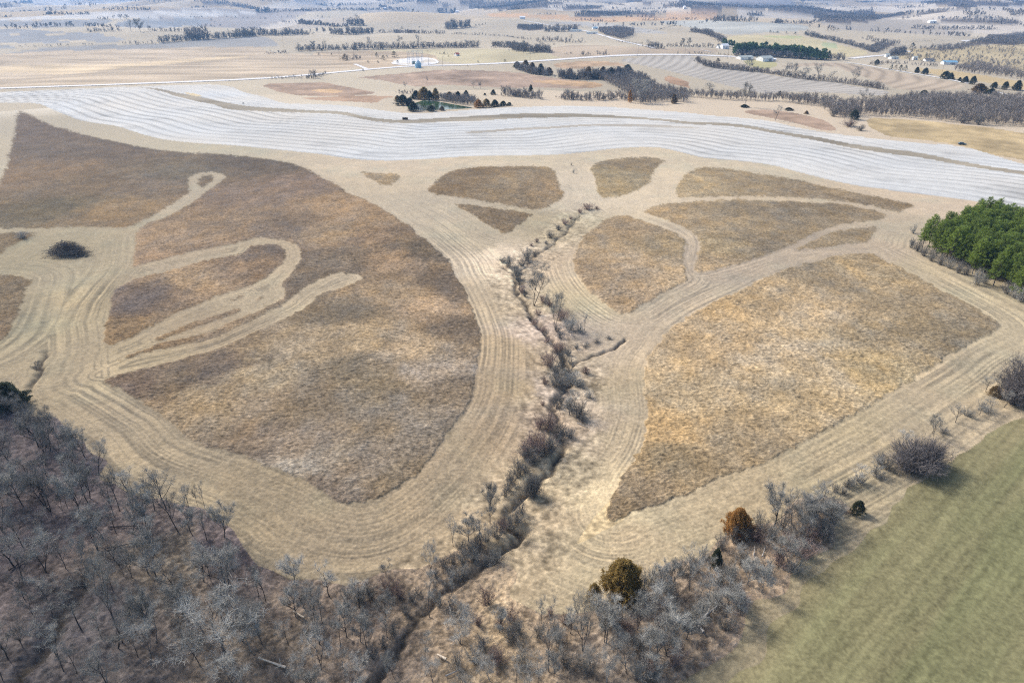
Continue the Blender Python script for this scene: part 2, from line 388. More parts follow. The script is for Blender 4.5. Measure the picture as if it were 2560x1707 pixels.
CTRL_PRAIRIE = """100,300 128 110 98|200,340 128 112 100|60,400 152 126 100|200,420 138 118 96|350,420 138 120 103|120,480 120 108 86|280,480 158 132 100|400,400 128 117 102|600,380 118 104 92|700,420 150 126 110|800,470 176 145 113|560,450 150 128 113|500,520 160 134 108|380,540 174 145 116|350,600 168 138 110|640,520 138 120 106|750,540 166 140 111|850,550 150 125 102|900,600 168 139 111|950,580 116 102 86|1020,660 120 104 90|980,700 188 158 128|900,680 172 146 116|800,600 128 113 98|720,640 123 108 93|780,720 126 113 97|850,780 166 145 118|950,800 182 158 130|1060,750 123 106 90|700,800 166 145 118|600,860 166 148 123|500,850 110 96 86|400,880 130 111 90|330,890 120 101 88|450,930 162 142 116|600,930 150 131 110|700,900 138 122 104|800,850 133 120 103|880,880 138 124 106|1000,850 180 162 146|1050,900 138 122 106|950,960 156 140 123|850,980 138 122 104|700,1000 150 133 118|600,1000 138 120 104|700,1050 165 155 145|850,1080 150 133 116|780,1110 138 120 104|900,1100 146 128 106|330,680 118 103 96|450,640 172 144 113|550,620 150 124 100|620,580 123 106 94|280,770 152 122 86|0,680 128 110 86|0,570 140 120 92|880,408 172 150 120|1080,400 148 125 97|1180,420 173 145 108|1040,435 143 120 92|1250,430 180 146 106|1150,440 166 138 102|1150,500 148 122 91|1420,400 182 158 116|1450,380 165 141 108|1400,430 188 160 112|1620,420 198 167 118|1700,415 176 150 113|1900,440 165 141 110|2050,470 165 139 106|1550,490 192 158 112|1700,500 170 145 110|1800,490 153 133 107|1900,500 160 137 106|1650,560 170 147 110|1750,560 148 129 105|1620,620 187 155 115|1450,520 170 141 106|1430,600 190 158 120|1530,570 165 141 106|1380,620 165 137 106|1450,680 182 148 109|1920,550 170 145 110|1700,690 193 157 108|1900,640 158 136 106|2000,620 188 156 109|2050,700 168 144 110|2150,760 148 130 103|2000,780 170 147 113|1850,700 198 168 129|1800,800 197 170 135|1650,780 188 155 112|1900,850 192 165 127|2000,850 190 160 109|1700,900 182 155 117|1600,900 188 158 115|1550,980 197 157 102|1550,1060 158 130 89|1700,1000 164 138 102|1800,930 182 155 115|1480,1120 148 123 92|1600,1100 165 137 98"""
CTRL_MOWN = """820,420 192 178 150|950,480 183 172 148|1100,560 182 170 143|1150,592 228 210 180|1130,700 184 168 138|1170,800 180 160 126|1170,900 174 154 120|1100,1020 174 154 122|980,1150 172 154 122|850,1200 166 150 120|650,1120 161 146 116|450,1000 158 145 118|300,940 160 147 120|180,860 166 152 122|170,700 170 155 120|90,720 158 149 120|150,620 166 155 126|60,600 158 149 120|600,560 176 160 130|450,600 173 158 130|500,750 165 149 120|600,700 171 158 130|300,830 166 152 120|480,410 174 163 138|20,330 180 171 146|120,290 174 167 146|400,355 182 175 150|900,375 198 184 158|1200,375 197 185 158|1320,430 208 195 168|1500,400 207 192 162|1250,520 181 168 136|1280,600 190 172 143|1330,690 186 172 138|1500,690 172 159 136|1700,610 172 159 138|1900,560 176 162 140|1850,460 194 178 148|1650,380 197 185 158|2050,520 186 172 146|2200,470 202 185 158|2150,640 185 172 140|2280,720 188 175 142|2200,850 182 167 136|1950,980 179 165 130|1750,1100 176 160 126|1550,1180 179 164 130|1400,1250 190 172 136|1300,1330 190 172 136|1430,880 176 160 128|1450,1000 173 159 130|1330,1100 179 165 133|1250,1200 187 168 133|1380,1130 218 200 158|1800,1350 163 151 118|2000,1180 165 153 122|2150,1060 176 162 133|1620,1540 142 134 106|1260,760 196 178 160|1250,900 186 170 150|1270,960 184 165 140|1330,850 190 175 148|1320,930 196 180 155|1000,255 196 184 160|700,200 205 194 170|1400,245 212 198 174|1700,255 206 192 168|800,270 214 208 190|300,220 220 214 196|1550,190 205 190 158"""  # foreground tones set darker: the light gradient is painted into these colours
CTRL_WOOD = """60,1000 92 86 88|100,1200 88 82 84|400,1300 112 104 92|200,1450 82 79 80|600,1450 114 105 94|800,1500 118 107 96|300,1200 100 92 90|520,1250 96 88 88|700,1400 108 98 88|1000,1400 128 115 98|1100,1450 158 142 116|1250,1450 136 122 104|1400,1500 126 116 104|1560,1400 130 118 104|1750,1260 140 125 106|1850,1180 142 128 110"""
def ctrl(s, sat=1.0):
    P, C = [], []
    for row in s.split('|'):
        a, b = row.split(' ', 1)
        c = np.array([float(k) for k in b.split()]); left = sat < .7 and float(a.split(',')[0]) < 1110; sx = sat*(1.3 if left else 1.0); c = (c.mean() + (c-c.mean())*sx)*(1.04 if left else 1.055); P.append(px('W ' + a)[0]); C.append(lin(c))
    return cast(P)[:, :2], np.array(C)
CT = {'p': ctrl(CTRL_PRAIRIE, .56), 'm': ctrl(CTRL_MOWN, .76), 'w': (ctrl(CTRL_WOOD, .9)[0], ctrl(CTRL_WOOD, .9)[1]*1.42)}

def shepard(x, y, P, C):
    out = np.empty((len(x), 3), dtype=np.float32)
    for s in range(0, len(x), 60000):
        xs, ys = x[s:s+60000, None], y[s:s+60000, None]
        sc = np.hypot(P[:, 0], P[:, 1])*.035
        # stretch with distance so that far control points keep their share
        d2 = ((xs-P[None, :, 0])**2 + (ys-P[None, :, 1])**2)/(sc*sc)[None, :] + .35
        w = d2**-2.0
        out[s:s+60000] = (w @ C)/w.sum(1, keepdims=True)
    return out

# ---------------------------------------------------------------- the ground: ONE sheet, finer towards the viewer
AZ = np.radians(np.concatenate([np.linspace(-180, -60, 40)[:-1], np.arange(-60, 60, .088), np.linspace(60, 180, 40)[:-1]]))
DEP = np.radians(np.concatenate([np.linspace(88, 59, 22)[:-1], np.linspace(59, 1.6, 1060)[:-1], np.geomspace(1.6, .46, 60)]))
RAD = CAM_H/np.tan(DEP)
na, nr = len(AZ), len(RAD)
GA, GR = np.meshgrid(AZ, RAD)
GX = (GR*np.sin(GA)).ravel(); GY = (GR*np.cos(GA)).ravel(); R = GR.ravel()
GZ = height(GX, GY)
NV = len(GX)
front = np.abs(GA.ravel()) < math.radians(60.5)

cls = np.zeros(NV, np.int8)          # 0 pasture/mown, 1 tall grass, 2 stubble, 3 green, 4 woodland floor, 5 far fields
wx = GX + 1.5*vn(GX/3.1, GY/3.1, 5) + .9*vn(GX/.9, GY/.9, 15); wy = GY + 1.5*vn(GX/3.1, GY/3.1, 6) + .9*vn(GX/.9, GY/.9, 16)
for P in PRAIRIE: cls[inside(wx, wy, P)] = 1
for P in CUTS: cls[inside(wx, wy, P)] = 0
for P in ISLES: cls[inside(wx, wy, P)] = 1
cls[inside(GX, GY, STUBBLE)] = 2
cls[inside(GX + 2.5*vn(GX/5, GY/5, 8), GY + 2.5*vn(GX/5, GY/5, 9), GREEN)] = 3
for P in WOODS: cls[inside(GX + 5*vn(GX/6, GY/6, 8), GY + 5*vn(GX/6, GY/6, 9), P)] = 4

# ragged border: stray stems stand out into the mown ground and gaps bite into the patches
cf = (cls == 1).astype(np.float32).reshape(nr, na)
for _ in range(5):
    gp = np.pad(cf, ((1, 1), (0, 0)), mode='edge'); cf = .25*gp[:-2] + .5*gp[1:-1] + .25*gp[2:]
    cf = .25*np.roll(cf, 1, 1) + .5*cf + .25*np.roll(cf, -1, 1)
cf = cf.ravel(); k = (cls <= 1)
cls[k] = ((cf + .55*vn(GX/.8, GY/.8, 19) + .45*vn(GX/2.1, GY/2.1, 20))[k] > .5).astype(np.int8)
ALB = np.zeros((NV, 3), np.float32)
nearm = R < 760
warpx = GX + 8*vn(GX/16, GY/16, 31) + 5*vn(GX/5, GY/5, 33) + 3*vn(GX/1.7, GY/1.7, 35); warpy = GY + 8*vn(GX/16, GY/16, 32) + 5*vn(GX/5, GY/5, 34) + 3*vn(GX/1.7, GY/1.7, 36)
# far default: pale dry pasture, patchy
f5 = fbm(GX/170.0, GY/260.0, 41, 3)
tan_ = lin((197, 190, 172)).astype(np.float32)
ALB[:] = tan_*(1+.22*f5[:, None])*np.array([1, 1, 1], np.float32)
cellsx = np.floor(GX/430 + .8*vn(GX/900, GY/900, 51)); cellsy = np.floor(GY/520 + .8*vn(GX/900, GY/900, 52))
cell = _h(cellsx, cellsy, np.int64(0), 77)
ff = (R > 2300)
pal = np.array([lin(c) for c in ((205, 194, 172), (188, 182, 170), (214, 208, 196), (192, 178, 152), (176, 172, 168), (208, 200, 180))], np.float32)
ALB[ff] = pal[(cell[ff]*5.99).astype(int)]*(1+.15*f5[ff][:, None])
m = nearm & front & ((cls == 0) | (cls == 4))
ALB[m] = shepard(warpx[m], warpy[m], *CT['m'])
m = nearm & front & (cls == 1)
ALB[m] = shepard(warpx[m], warpy[m], *CT['p'])
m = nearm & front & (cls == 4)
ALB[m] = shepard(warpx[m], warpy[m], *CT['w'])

# fine grain; each octave fades out where the sheet is too coarse to carry it
def fade(lam):
    step = np.maximum(.0016*R, 9.5e-4*(R*R + CAM_H**2)/CAM_H)
    return np.clip(1.6*lam/step - .9, 0, 1).astype(np.float32)
n05 = vn(GX/.38, GY/.38, 101)*fade(.38)
n1 = vn(GX/.95, GY/.95, 102)*fade(.95)
n3 = vn(GX/2.6, GY/2.6, 103)*fade(2.6)
n9 = fbm(GX/8.0, GY/8.0, 104, 2)
grain_p = .75*n05 + .95*n1 + .45*n3 + .22*n9
# tall grass: clumps laid over by the wind, lit tops and shaded gaps painted into the colour
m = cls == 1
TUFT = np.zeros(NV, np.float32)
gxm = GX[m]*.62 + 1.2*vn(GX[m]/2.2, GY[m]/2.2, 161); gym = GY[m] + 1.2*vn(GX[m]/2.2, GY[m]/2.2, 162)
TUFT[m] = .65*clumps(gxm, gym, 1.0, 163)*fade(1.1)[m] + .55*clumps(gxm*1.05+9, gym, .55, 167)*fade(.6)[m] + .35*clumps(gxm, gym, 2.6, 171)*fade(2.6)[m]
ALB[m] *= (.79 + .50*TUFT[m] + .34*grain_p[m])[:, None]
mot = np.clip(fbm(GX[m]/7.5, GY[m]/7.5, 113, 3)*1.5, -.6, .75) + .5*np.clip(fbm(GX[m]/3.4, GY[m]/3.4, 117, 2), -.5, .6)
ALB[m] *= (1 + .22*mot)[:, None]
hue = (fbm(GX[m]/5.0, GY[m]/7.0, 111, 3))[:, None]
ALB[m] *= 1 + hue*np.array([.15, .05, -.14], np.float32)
# mown swaths follow the edges of the standing grass
edge = np.concatenate([np.array(densify([tuple(q) for q in P], .6)) for P in PRAIRIE + CUTS + ISLES])
kd = kdtree.KDTree(len(edge))
for i, (a, b) in enumerate(edge): kd.insert((a, b, 0), i)
kd.balance()
m = (cls == 0) & (R < 520) & front
idx = np.nonzero(m)[0]
dist = np.array([kd.find((a, b, 0))[2] for a, b in zip(GX[idx], GY[idx])])
dd = dist + .25*vn(GX[idx]/9, GY[idx]/9, 120)
lam1, lam2, lam3 = .5, 1.3, 3.4
st = .44*(.85*np.tanh(7*vn3(dd/lam1, GX[idx]/45, GY[idx]/45, 121))*fade(lam1*1.8)[idx] + .30*vn3(dd/lam2, GX[idx]/40, GY[idx]/40, 122)*fade(lam2)[idx]
      + .20*vn3(dd/lam3, GX[idx]/50, GY[idx]/50, 123))
st = st + .5*np.clip(vn3(dd/.5, GX[idx]/22, GY[idx]/22, 128)*2-.45, 0, 1) - .6*np.clip(vn3(dd/.55, GX[idx]/16, GY[idx]/16, 129)*2-.52, 0, 1)
patch = .35 + 1.5*np.clip(fbm(GX[idx]/14, GY[idx]/14, 125, 3) + .30, 0, 1)
creek_d = np.minimum(seg_dist(GX[idx], GY[idx], CREEKS[2]), seg_dist(GX[idx], GY[idx], CREEKS[0]))
rough = np.clip((13-creek_d)/5, 0, 1)            # unmown banks: clumpy instead of striped
st = st*patch*(1-rough)*np.clip(1.25-dist/45, .3, 1)
sw = st*.62 + .36*n05[idx] + .22*n1[idx] + .12*n3[idx] + .10*n9[idx] + rough*(.5*n1[idx] + .5*n3[idx])
ALB[idx] *= ((1+sw)*(1-rough*.22+rough*.5*clumps(GX[idx]*.8+.8*vn(GX[idx]/2, GY[idx]/2, 191), GY[idx], 1.25, 192)))[:, None]
ALB[idx] *= 1 + (.22*st[:, None] + .10*n9[idx][:, None])*np.array([.25, .08, -.25], np.float32)
greenish = np.clip(fbm(GX[idx]/13, GY[idx]/13, 127, 3)*1.6, 0, 1)[:, None]
ALB[idx] *= 1 + greenish*np.array([-.07, -.02, .0], np.float32)
# bare stubble: pale rows along the contour
lowl = cast(densify(smooth_px(px(STUBBLE_LOW), False), 6, False))[:, :2]
kd2 = kdtree.KDTree(len(lowl))
for i, (a, b) in enumerate(lowl): kd2.insert((a, b, 0), i)
kd2.balance()
idx = np.nonzero(cls == 2)[0]
lx, ly = GX[idx], GY[idx]
ALB[idx] = lin((223, 221, 216))
dl = np.array([kd2.find((a, b, 0))[2] for a, b in zip(lx, ly)])
dl = dl + 2.6*vn(lx/60, ly/60, 131) + 1.0*vn(lx/17, ly/17, 132)
row = .5+.5*np.cos(2*PI*(dl/10.4 + .5*vn(lx/130, ly/70, 138)))
amp = np.clip(.8 + 1.3*fbm(lx/70, ly/50, 133, 2), .15, 1.2)*np.clip((175-dl)/60, .25, 1)
row2 = .5+.5*np.cos(2*PI*dl/3.2)
v = -.30*amp*np.clip(row, 0, 1)**4 - .03*row2 + .10*fbm(lx/40, ly/25, 134, 3) + .13*n3[idx] + .08*n1[idx] + .16*vn3(dl/1.9, lx/45, ly/45, 137)
stain = np.clip(fbm(lx/26, ly/18, 135, 3)-.22, 0, 1)
ALB[idx] *= (1 + v - .45*stain)[:, None]
ALB[idx] *= 1 + (fbm(lx/60, ly/60, 136, 2))[:, None]*np.array([.06, .0, -.08], np.float32)
# sprouting green field
idx = np.nonzero(cls == 3)[0]
gx, gy = GX[idx], GY[idx]
gd = np.full(len(idx), 1e9)
gl = np.array([GREEN[i] for i in range(len(GREEN))])
mm = np.hypot(gx, gy) < 420
gd[mm] = seg_dist(gx[mm], gy[mm], gl[::3])
ga, gb = cast(px('I 1200,1400 2130,430'))[:, :2]; rowdir = (gb-ga)/np.hypot(*(gb-ga))   # drill rows run along the hedge
cr = gx*rowdir[1] - gy*rowdir[0]
along = gx*rowdir[0] + gy*rowdir[1]
g = .30 + np.clip((gd-1)/9, 0, 1)*.42 + .35*vn3(cr/2.4, along/60, along/60, 141) + .14*fbm(gx/22, gy/22, 142, 3) + .34*vn(cr/6.0, along/220, 149)
g = np.clip(g, 0, .78)[:, None]
ALB[idx] = lin((160, 151, 120))*(1-g) + lin((121, 128, 93))*g
ALB[idx] *= (1 + .22*np.clip(2.2*vn3(cr/1.1, along/200, along/200, 147)-.45, 0, 1) + .42*n05[idx] + .26*n1[idx] + .40*vn3(cr/.75, along/30, along/30, 143)*fade(.75)[idx] + .18*vn3(cr/3.1, along/70, along/70, 144))[:, None]
# leaf litter under the wood
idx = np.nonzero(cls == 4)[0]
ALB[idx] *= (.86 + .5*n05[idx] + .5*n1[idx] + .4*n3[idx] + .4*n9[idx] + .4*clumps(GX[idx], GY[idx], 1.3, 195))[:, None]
# far fields
for P, c, kind in FARP:
    mm = inside(GX + 5*vn(GX/30, GY/30, 61), GY + 5*vn(GX/30, GY/30, 62), P)
    k = np.nonzero(mm & (cls != 1))[0]
    if len(k) == 0: continue
    c3 = lin(c).astype(np.float32)
    x, y = GX[k], GY[k]
    if kind == 'tuft': t = .55*n3[k] + .35*n9[k] + .5*fbm(x/30, y/30, 63, 3)
    elif kind == 'streak': t = .5*vn(y/16 + x/300, x/160, 64) + .4*fbm(x/60, y/40, 65, 2) + .15*n3[k]
    elif kind == 'rows': t = -.30*(.5+.5*np.cos(2*PI*(y*.55 + x*.83 + 5*vn(x/60, y/60, 66))/9.0))**2 + .2*fbm(x/60, y/60, 67, 2)
    else: t = .28*fbm(x/70, y/90, 68, 3)
    ALB[k] = c3*(1+t[:, None])
# gully beds: dark water and shadow painted into the ground colour
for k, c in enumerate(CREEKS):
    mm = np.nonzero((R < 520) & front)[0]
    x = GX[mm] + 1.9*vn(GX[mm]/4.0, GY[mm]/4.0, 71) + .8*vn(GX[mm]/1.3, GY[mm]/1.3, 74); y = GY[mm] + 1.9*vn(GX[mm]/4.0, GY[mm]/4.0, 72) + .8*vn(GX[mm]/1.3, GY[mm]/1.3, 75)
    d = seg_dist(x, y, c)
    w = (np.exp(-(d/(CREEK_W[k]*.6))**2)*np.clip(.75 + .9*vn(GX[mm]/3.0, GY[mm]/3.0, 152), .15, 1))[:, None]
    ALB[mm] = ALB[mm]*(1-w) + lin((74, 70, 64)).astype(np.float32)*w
pale = inside(GX, GY, poly('I 60,560 130,470 215,380 300,330 330,370 270,440 330,500 200,560 60,640 0,660'))
pk = np.nonzero(pale & (cls == 0))[0]
ALB[pk] = lin((226, 208, 168))*(.62 + .62*clumps(GX[pk]*.8, GY[pk], 1.3, 181) + .25*n1[pk])[:, None]
# faint wheel tracks across the hillside
for spec, wgt in (('A 1270,470 1260,600 1232,800 1195,1000 1172,1200 1160,1350 D 1145,520 1080,620', .16), ('D 885,985 840,1060 800,1112', .22), ('A 1000,700 1130,620 1225,640', .06)):
    tl = cast(densify(px(spec), 10, False))[:, :2]; mm = np.nonzero((cls == 1) & (R < 520))[0]
    d = seg_dist(GX[mm], GY[mm], tl); ALB[mm] *= (1 + wgt*np.exp(-((d-.8)/.35)**2))[:, None]
# the border of the standing grass thins out over a pace or two
soft = np.clip(1-np.abs(cf-.5)*2.4, 0, 1)*(cls <= 1); ab = ALB.reshape(nr, na, 3).copy()
for _ in range(3):
    gp = np.pad(ab, ((1, 1), (0, 0), (0, 0)), mode='edge'); ab = .25*gp[:-2] + .5*gp[1:-1] + .25*gp[2:]; ab = .25*np.roll(ab, 1, 1) + .5*ab + .25*np.roll(ab, -1, 1)
ALB = ALB*(1-.75*soft[:, None]) + ab.reshape(-1, 3)*(.75*soft[:, None])
# albedo from colour as seen: one constant for the whole scene
KALB = 1.62
ALB = np.clip(ALB/KALB*np.where((cls == 1)[:, None], np.array([1.03, .975, .81], np.float32), np.where((cls == 2)[:, None], np.array([1.02, 1.02, .985], np.float32), np.array([1.085, 1.015, .92], np.float32))), .01, .62)

# standing grass is taller than the mown strips, and rough
grass = (cls == 1).astype(np.float32).reshape(nr, na)
for _ in range(3):                                # the edge of the standing grass leans over: no sharp step
    gpad = np.pad(grass, ((1, 1), (0, 0)), mode='edge')
    grass = .25*gpad[:-2] + .5*gpad[1:-1] + .25*gpad[2:]
    grass = .25*np.roll(grass, 1, 1) + .5*grass + .25*np.roll(grass, -1, 1)
grass = grass.ravel()*(.6 + .8*np.clip(fbm(GX/45, GY/45, 151, 2)+.5, 0, 1))
GZ = GZ + grass*(.06 + .30*TUFT + .10*n05 + .22*n3) + (cls == 0)*(.10*n1 + .08*n05)*np.clip((560-R)/100, 0, 1) + (cls == 4)*(.35*n1 + .2*n05)
far_tuft = (R < 900) & (R > 420)
V = np.stack([GX, GY, GZ], 1).astype(np.float32)
i0 = (np.arange(nr-1)[:, None]*na + np.arange(na)[None, :]).ravel()
j0 = (np.arange(nr-1)[:, None]*na + (np.arange(na)[None, :]+1) % na).ravel()
Q = np.stack([i0, i0+na, j0+na, j0], 1)          # counter-clockwise seen from above is fixed below
fc = cls[Q[:, 0]]
ROUGH = np.array([.42, 1.0, .22, .24, .65, .4], np.float32)[cls]
ROUGH[(cls == 0) & (R < 520)] = .38
ROUGH[(R > 900)] = .12
ROUGH = ROUGH*np.clip(1.15 - R/1500, .35, 1).astype(np.float32)
def soil_material():
    m = bpy.data.materials.new('dry_ground'); m.use_nodes = True
    nt = m.node_tree; nd = nt.nodes; lk = nt.links; b = nd['Principled BSDF']
    b.inputs['Roughness'].default_value = .95; b.inputs['Specular IOR Level'].default_value = .08
    at = nd.new('ShaderNodeAttribute'); at.attribute_name = 'land_colour'     # rgb: soil and plant colour, alpha: how tussocky
    ge = nd.new('ShaderNodeNewGeometry')
    mp = nd.new('ShaderNodeMapping'); mp.inputs['Scale'].default_value = (.72, 1.0, 1.0); mp.inputs['Rotation'].default_value = (0, 0, .25); lk.new(ge.outputs['Position'], mp.inputs['Vector'])
    n1 = nd.new('ShaderNodeTexNoise'); n1.inputs['Scale'].default_value = 1.15; n1.inputs['Detail'].default_value = 6; n1.inputs['Roughness'].default_value = .68; n1.inputs['Distortion'].default_value = .6
    lk.new(mp.outputs[0], n1.inputs['Vector'])
    vo = nd.new('ShaderNodeTexVoronoi'); vo.inputs['Scale'].default_value = 1.25; lk.new(mp.outputs[0], vo.inputs['Vector'])
    mr = nd.new('ShaderNodeMapRange'); mr.inputs[1].default_value = .32; mr.inputs[2].default_value = .68; mr.inputs[3].default_value = -.42; mr.inputs[4].default_value = .42
    lk.new(n1.outputs['Fac'], mr.inputs[0])
    vr = nd.new('ShaderNodeMapRange'); vr.inputs[1].default_value = 0; vr.inputs[2].default_value = .8; vr.inputs[3].default_value = .20; vr.inputs[4].default_value = -.24
    lk.new(vo.outputs['Distance'], vr.inputs[0])
    sm = nd.new('ShaderNodeMath'); sm.operation = 'ADD'; lk.new(mr.outputs[0], sm.inputs[0]); lk.new(vr.outputs[0], sm.inputs[1])
    ml = nd.new('ShaderNodeMath'); ml.operation = 'MULTIPLY_ADD'; ml.inputs[2].default_value = 1.0; lk.new(sm.outputs[0], ml.inputs[0]); lk.new(at.outputs['Alpha'], ml.inputs[1])
    vm = nd.new('ShaderNodeVectorMath'); vm.operation = 'SCALE'
    lk.new(at.outputs['Color'], vm.inputs[0]); lk.new(ml.outputs[0], vm.inputs['Scale']); lk.new(vm.outputs[0], b.inputs['Base Color'])
    bp = nd.new('ShaderNodeBump'); bp.inputs['Distance'].default_value = .22; st_ = nd.new('ShaderNodeMath'); st_.operation = 'MULTIPLY'; st_.inputs[1].default_value = .6; lk.new(at.outputs['Alpha'], st_.inputs[0]); lk.new(st_.outputs[0], bp.inputs['Strength']); lk.new(sm.outputs[0], bp.inputs['Height']); lk.new(bp.outputs[0], b.inputs['Normal'])
    return m
GROUND_MAT = soil_material()
def sheet(name, sel, label, cat):
    q = Q[sel]; used = np.unique(q)
    remap = np.full(NV, -1, np.int64); remap[used] = np.arange(len(used))
    q = remap[q][:, ::-1]
    me = mesh_from(name, V[used], q, True)
    a = me.attributes.new('land_colour', 'FLOAT_COLOR', 'POINT')
    c4 = np.ones((len(used), 4), np.float32); c4[:, :3] = ALB[used]; c4[:, 3] = ROUGH[used]
    a.data.foreach_set('color', c4.ravel())
    o = link(name, me, GROUND_MAT); tag(o, label, cat, kind='structure')
    return o
sheet('ground', (fc == 0) | (fc == 4) | (fc == 5), 'dry tan farmland ground with mown strips and far pastures', 'ground')
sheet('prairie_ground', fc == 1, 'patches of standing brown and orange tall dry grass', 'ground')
sheet('stubble_field', fc == 2, 'pale grey stubble field with thin contour rows', 'field')
sheet('green_field', fc == 3, 'dull green sprouting field with straight drill rows', 'field')

# ================================================================ vegetation meshes
def nrm(v):
    return v/np.maximum(np.linalg.norm(v, axis=-1, keepdims=True), 1e-9)

def tubes(segs, n):
    """segs: list of (p0,p1,r0,r1) -> verts, quads"""
    P0 = np.array([s[0] for s in segs]); P1 = np.array([s[1] for s in segs])
    r0 = np.array([s[2] for s in segs])[:, None, None]; r1 = np.array([s[3] for s in segs])[:, None, None]
    d = nrm(P1-P0); ref = np.where(np.abs(d[:, 2:3]) < .9, np.array([[0, 0, 1.0]]), np.array([[1.0, 0, 0]]))
    a = nrm(np.cross(d, ref)); b = np.cross(d, a)
    t = np.arange(n)*2*PI/n
    ring = a[:, None, :]*np.cos(t)[None, :, None] + b[:, None, :]*np.sin(t)[None, :, None]
    V = np.concatenate([P0[:, None, :]+ring*r0, P1[:, None, :]+ring*r1], 1)
    k = np.arange(n); q = np.stack([k, (k+1) % n, n+(k+1) % n, n+k], 1)
    F = (np.arange(len(segs))*2*n)[:, None, None] + q[None]
    return V.reshape(-1, 3), F.reshape(-1, 4)

def ribbons(P0, P1, w0, w1, g):
    d = nrm(P1-P0); a = nrm(np.cross(d, nrm(g.normal(size=P0.shape))))
    V = np.stack([P0-a*w0, P0+a*w0, P1+a*w1, P1-a*w1], 1)
    F = (np.arange(len(P0))*4)[:, None] + np.arange(4)[None]
    return V.reshape(-1, 3), F

def grow(seed, H, form):
    """bare tree: returns wood segments and twig end points"""
    r = random.Random(seed); wood = []; T0 = []; T1 = []
    def vec(az, el): return Vector((math.cos(az)*math.cos(el), math.sin(az)*math.cos(el), math.sin(el)))
    def branch(p, d, L, rad, lvl, n):
        pts = [p.copy()]; q = p.copy(); dd = d.copy()
        for i in range(n):
            dd = (dd + Vector((r.gauss(0, .13), r.gauss(0, .13), r.gauss(.05, .09)))*form['gnarl']).normalized()
            q = q + dd*(L/n); pts.append(q.copy())
        for i in range(n):
            a = 1-i/n*.72; b = 1-(i+1)/n*.72
            if lvl < 3: wood.append((tuple(pts[i]), tuple(pts[i+1]), rad*a, rad*b))
            else: T0.append(tuple(pts[i])); T1.append(tuple(pts[i+1]))
        return pts, dd
    def at(pts, f):
        k = min(int(f*(len(pts)-1)), len(pts)-2); u = f*(len(pts)-1)-k
        return pts[k].lerp(pts[k+1], u), (pts[k+1]-pts[k]).normalized()
    def sub(pts, L, rad, lvl):
        if lvl > 4: return
        cnt = form['n'][lvl]
        for i in range(cnt):
            f = r.uniform(.28 if lvl > 1 else .1, 1.0)
            p, d = at(pts, f)
            side = Vector((r.gauss(0, 1), r.gauss(0, 1), r.gauss(.15, .6))).normalized()
            nd = (d*form['along'] + side*form['side'] + Vector((0, 0, form['up']))).normalized()
            l2 = L*r.uniform(.32, .58)*(1.15-.45*f)
            r2 = max(.012, rad*(1-.6*f)*r.uniform(.4, .6))
            ps, _ = branch(p, nd, l2, r2, lvl, 3 if lvl < 3 else 1 if lvl == 4 else 2)
            sub(ps, l2, r2, lvl+1)
    stems = form.get('stems', 1)
    for s in range(stems):
        az = r.uniform(0, 2*PI)
        lean = form['lean']*r.uniform(.3, 1)
        d = vec(az, PI/2-lean)
        TH = H*form['trunk']*r.uniform(.85, 1.0 if stems == 1 else 1.1); rad = H*form['rad']/math.sqrt(stems)
        tr, d2 = branch(Vector((0, 0, -.15)), d, TH, rad, 0, 5)
        n1 = form['n'][1]
        for i in range(n1):
            f = form['first'] + (1-form['first'])*(i+r.random())/n1
            p, d = at(tr, min(f, .999))
            a = r.uniform(0, 2*PI); el = r.uniform(*form['el'])
            if f > .9: el = max(el, .9)
            L = H*form['spread']*r.uniform(.7, 1.1)*(1.0-.45*max(0, f-.5)) 
            L = min(L, (H*1.02-p.z)/max(.25, math.sin(el)))
            r1 = rad*(1-.72*f)*r.uniform(.55, .8)
            ps, _ = branch(p, vec(a, el), L, r1, 1, 4)
            sub(ps, L, r1, 2)
    return wood, np.array(T0), np.array(T1)

FORMS = {
    'tall': dict(trunk=.72, rad=.014, n=(0, 8, 5, 4, 3), first=.32, el=(.5, 1.15), spread=.42, gnarl=1.0, along=.7, side=.75, up=.28, lean=.08),
    'slim': dict(trunk=.85, rad=.0105, n=(0, 9, 4, 3, 3), first=.36, el=(.75, 1.25), spread=.30, gnarl=.8, along=.9, side=.55, up=.35, lean=.07),
    'oval': dict(trunk=.80, rad=.012, n=(0, 16, 6, 4, 3), first=.22, el=(.6, 1.2), spread=.36, gnarl=.6, along=.9, side=.5, up=.35, lean=.04),
    'spread': dict(trunk=.38, rad=.021, n=(0, 9, 7, 5, 4), first=.40, el=(.25, 1.1), spread=.70, gnarl=1.5, along=.7, side=.8, up=.18, lean=.05),
    'forked': dict(stems=2, trunk=.7, rad=.014, n=(0, 7, 5, 4, 3), first=.34, el=(.45, 1.1), spread=.40, gnarl=1.2, along=.7, side=.75, up=.25, lean=.28),
    'scrub': dict(stems=4, trunk=.6, rad=.016, n=(0, 6, 4, 3, 3), first=.2, el=(.4, 1.2), spread=.45, gnarl=1.3, along=.8, side=.7, up=.25, lean=.5),
}
BARK = material('grey_bark', (.13, .112, .098), .95, .35, 2.5, .1, obj_var=.25, bump=.4)
BARK_DARK = material('dark_bark', (.065, .058, .052), .95, .35, 2.5, .1, obj_var=.3, bump=.4)
BARK_PALE = material('pale_bark', (.26, .25, .225), .9, .3, 1.5, .1, obj_var=.15, bump=.3)
TWIG = material('grey_twigs', (.275, .268, .238), .95, .2, 1.2, .05, obj_var=.25)
TWIG_PALE = material('pale_twigs', (.375, .365, .325), .95, .2, 1.2, .05, obj_var=.2)
TWIG_DARK = material('dark_twigs', (.20, .192, .172), .95, .25, 1.2, .05, obj_var=.25)
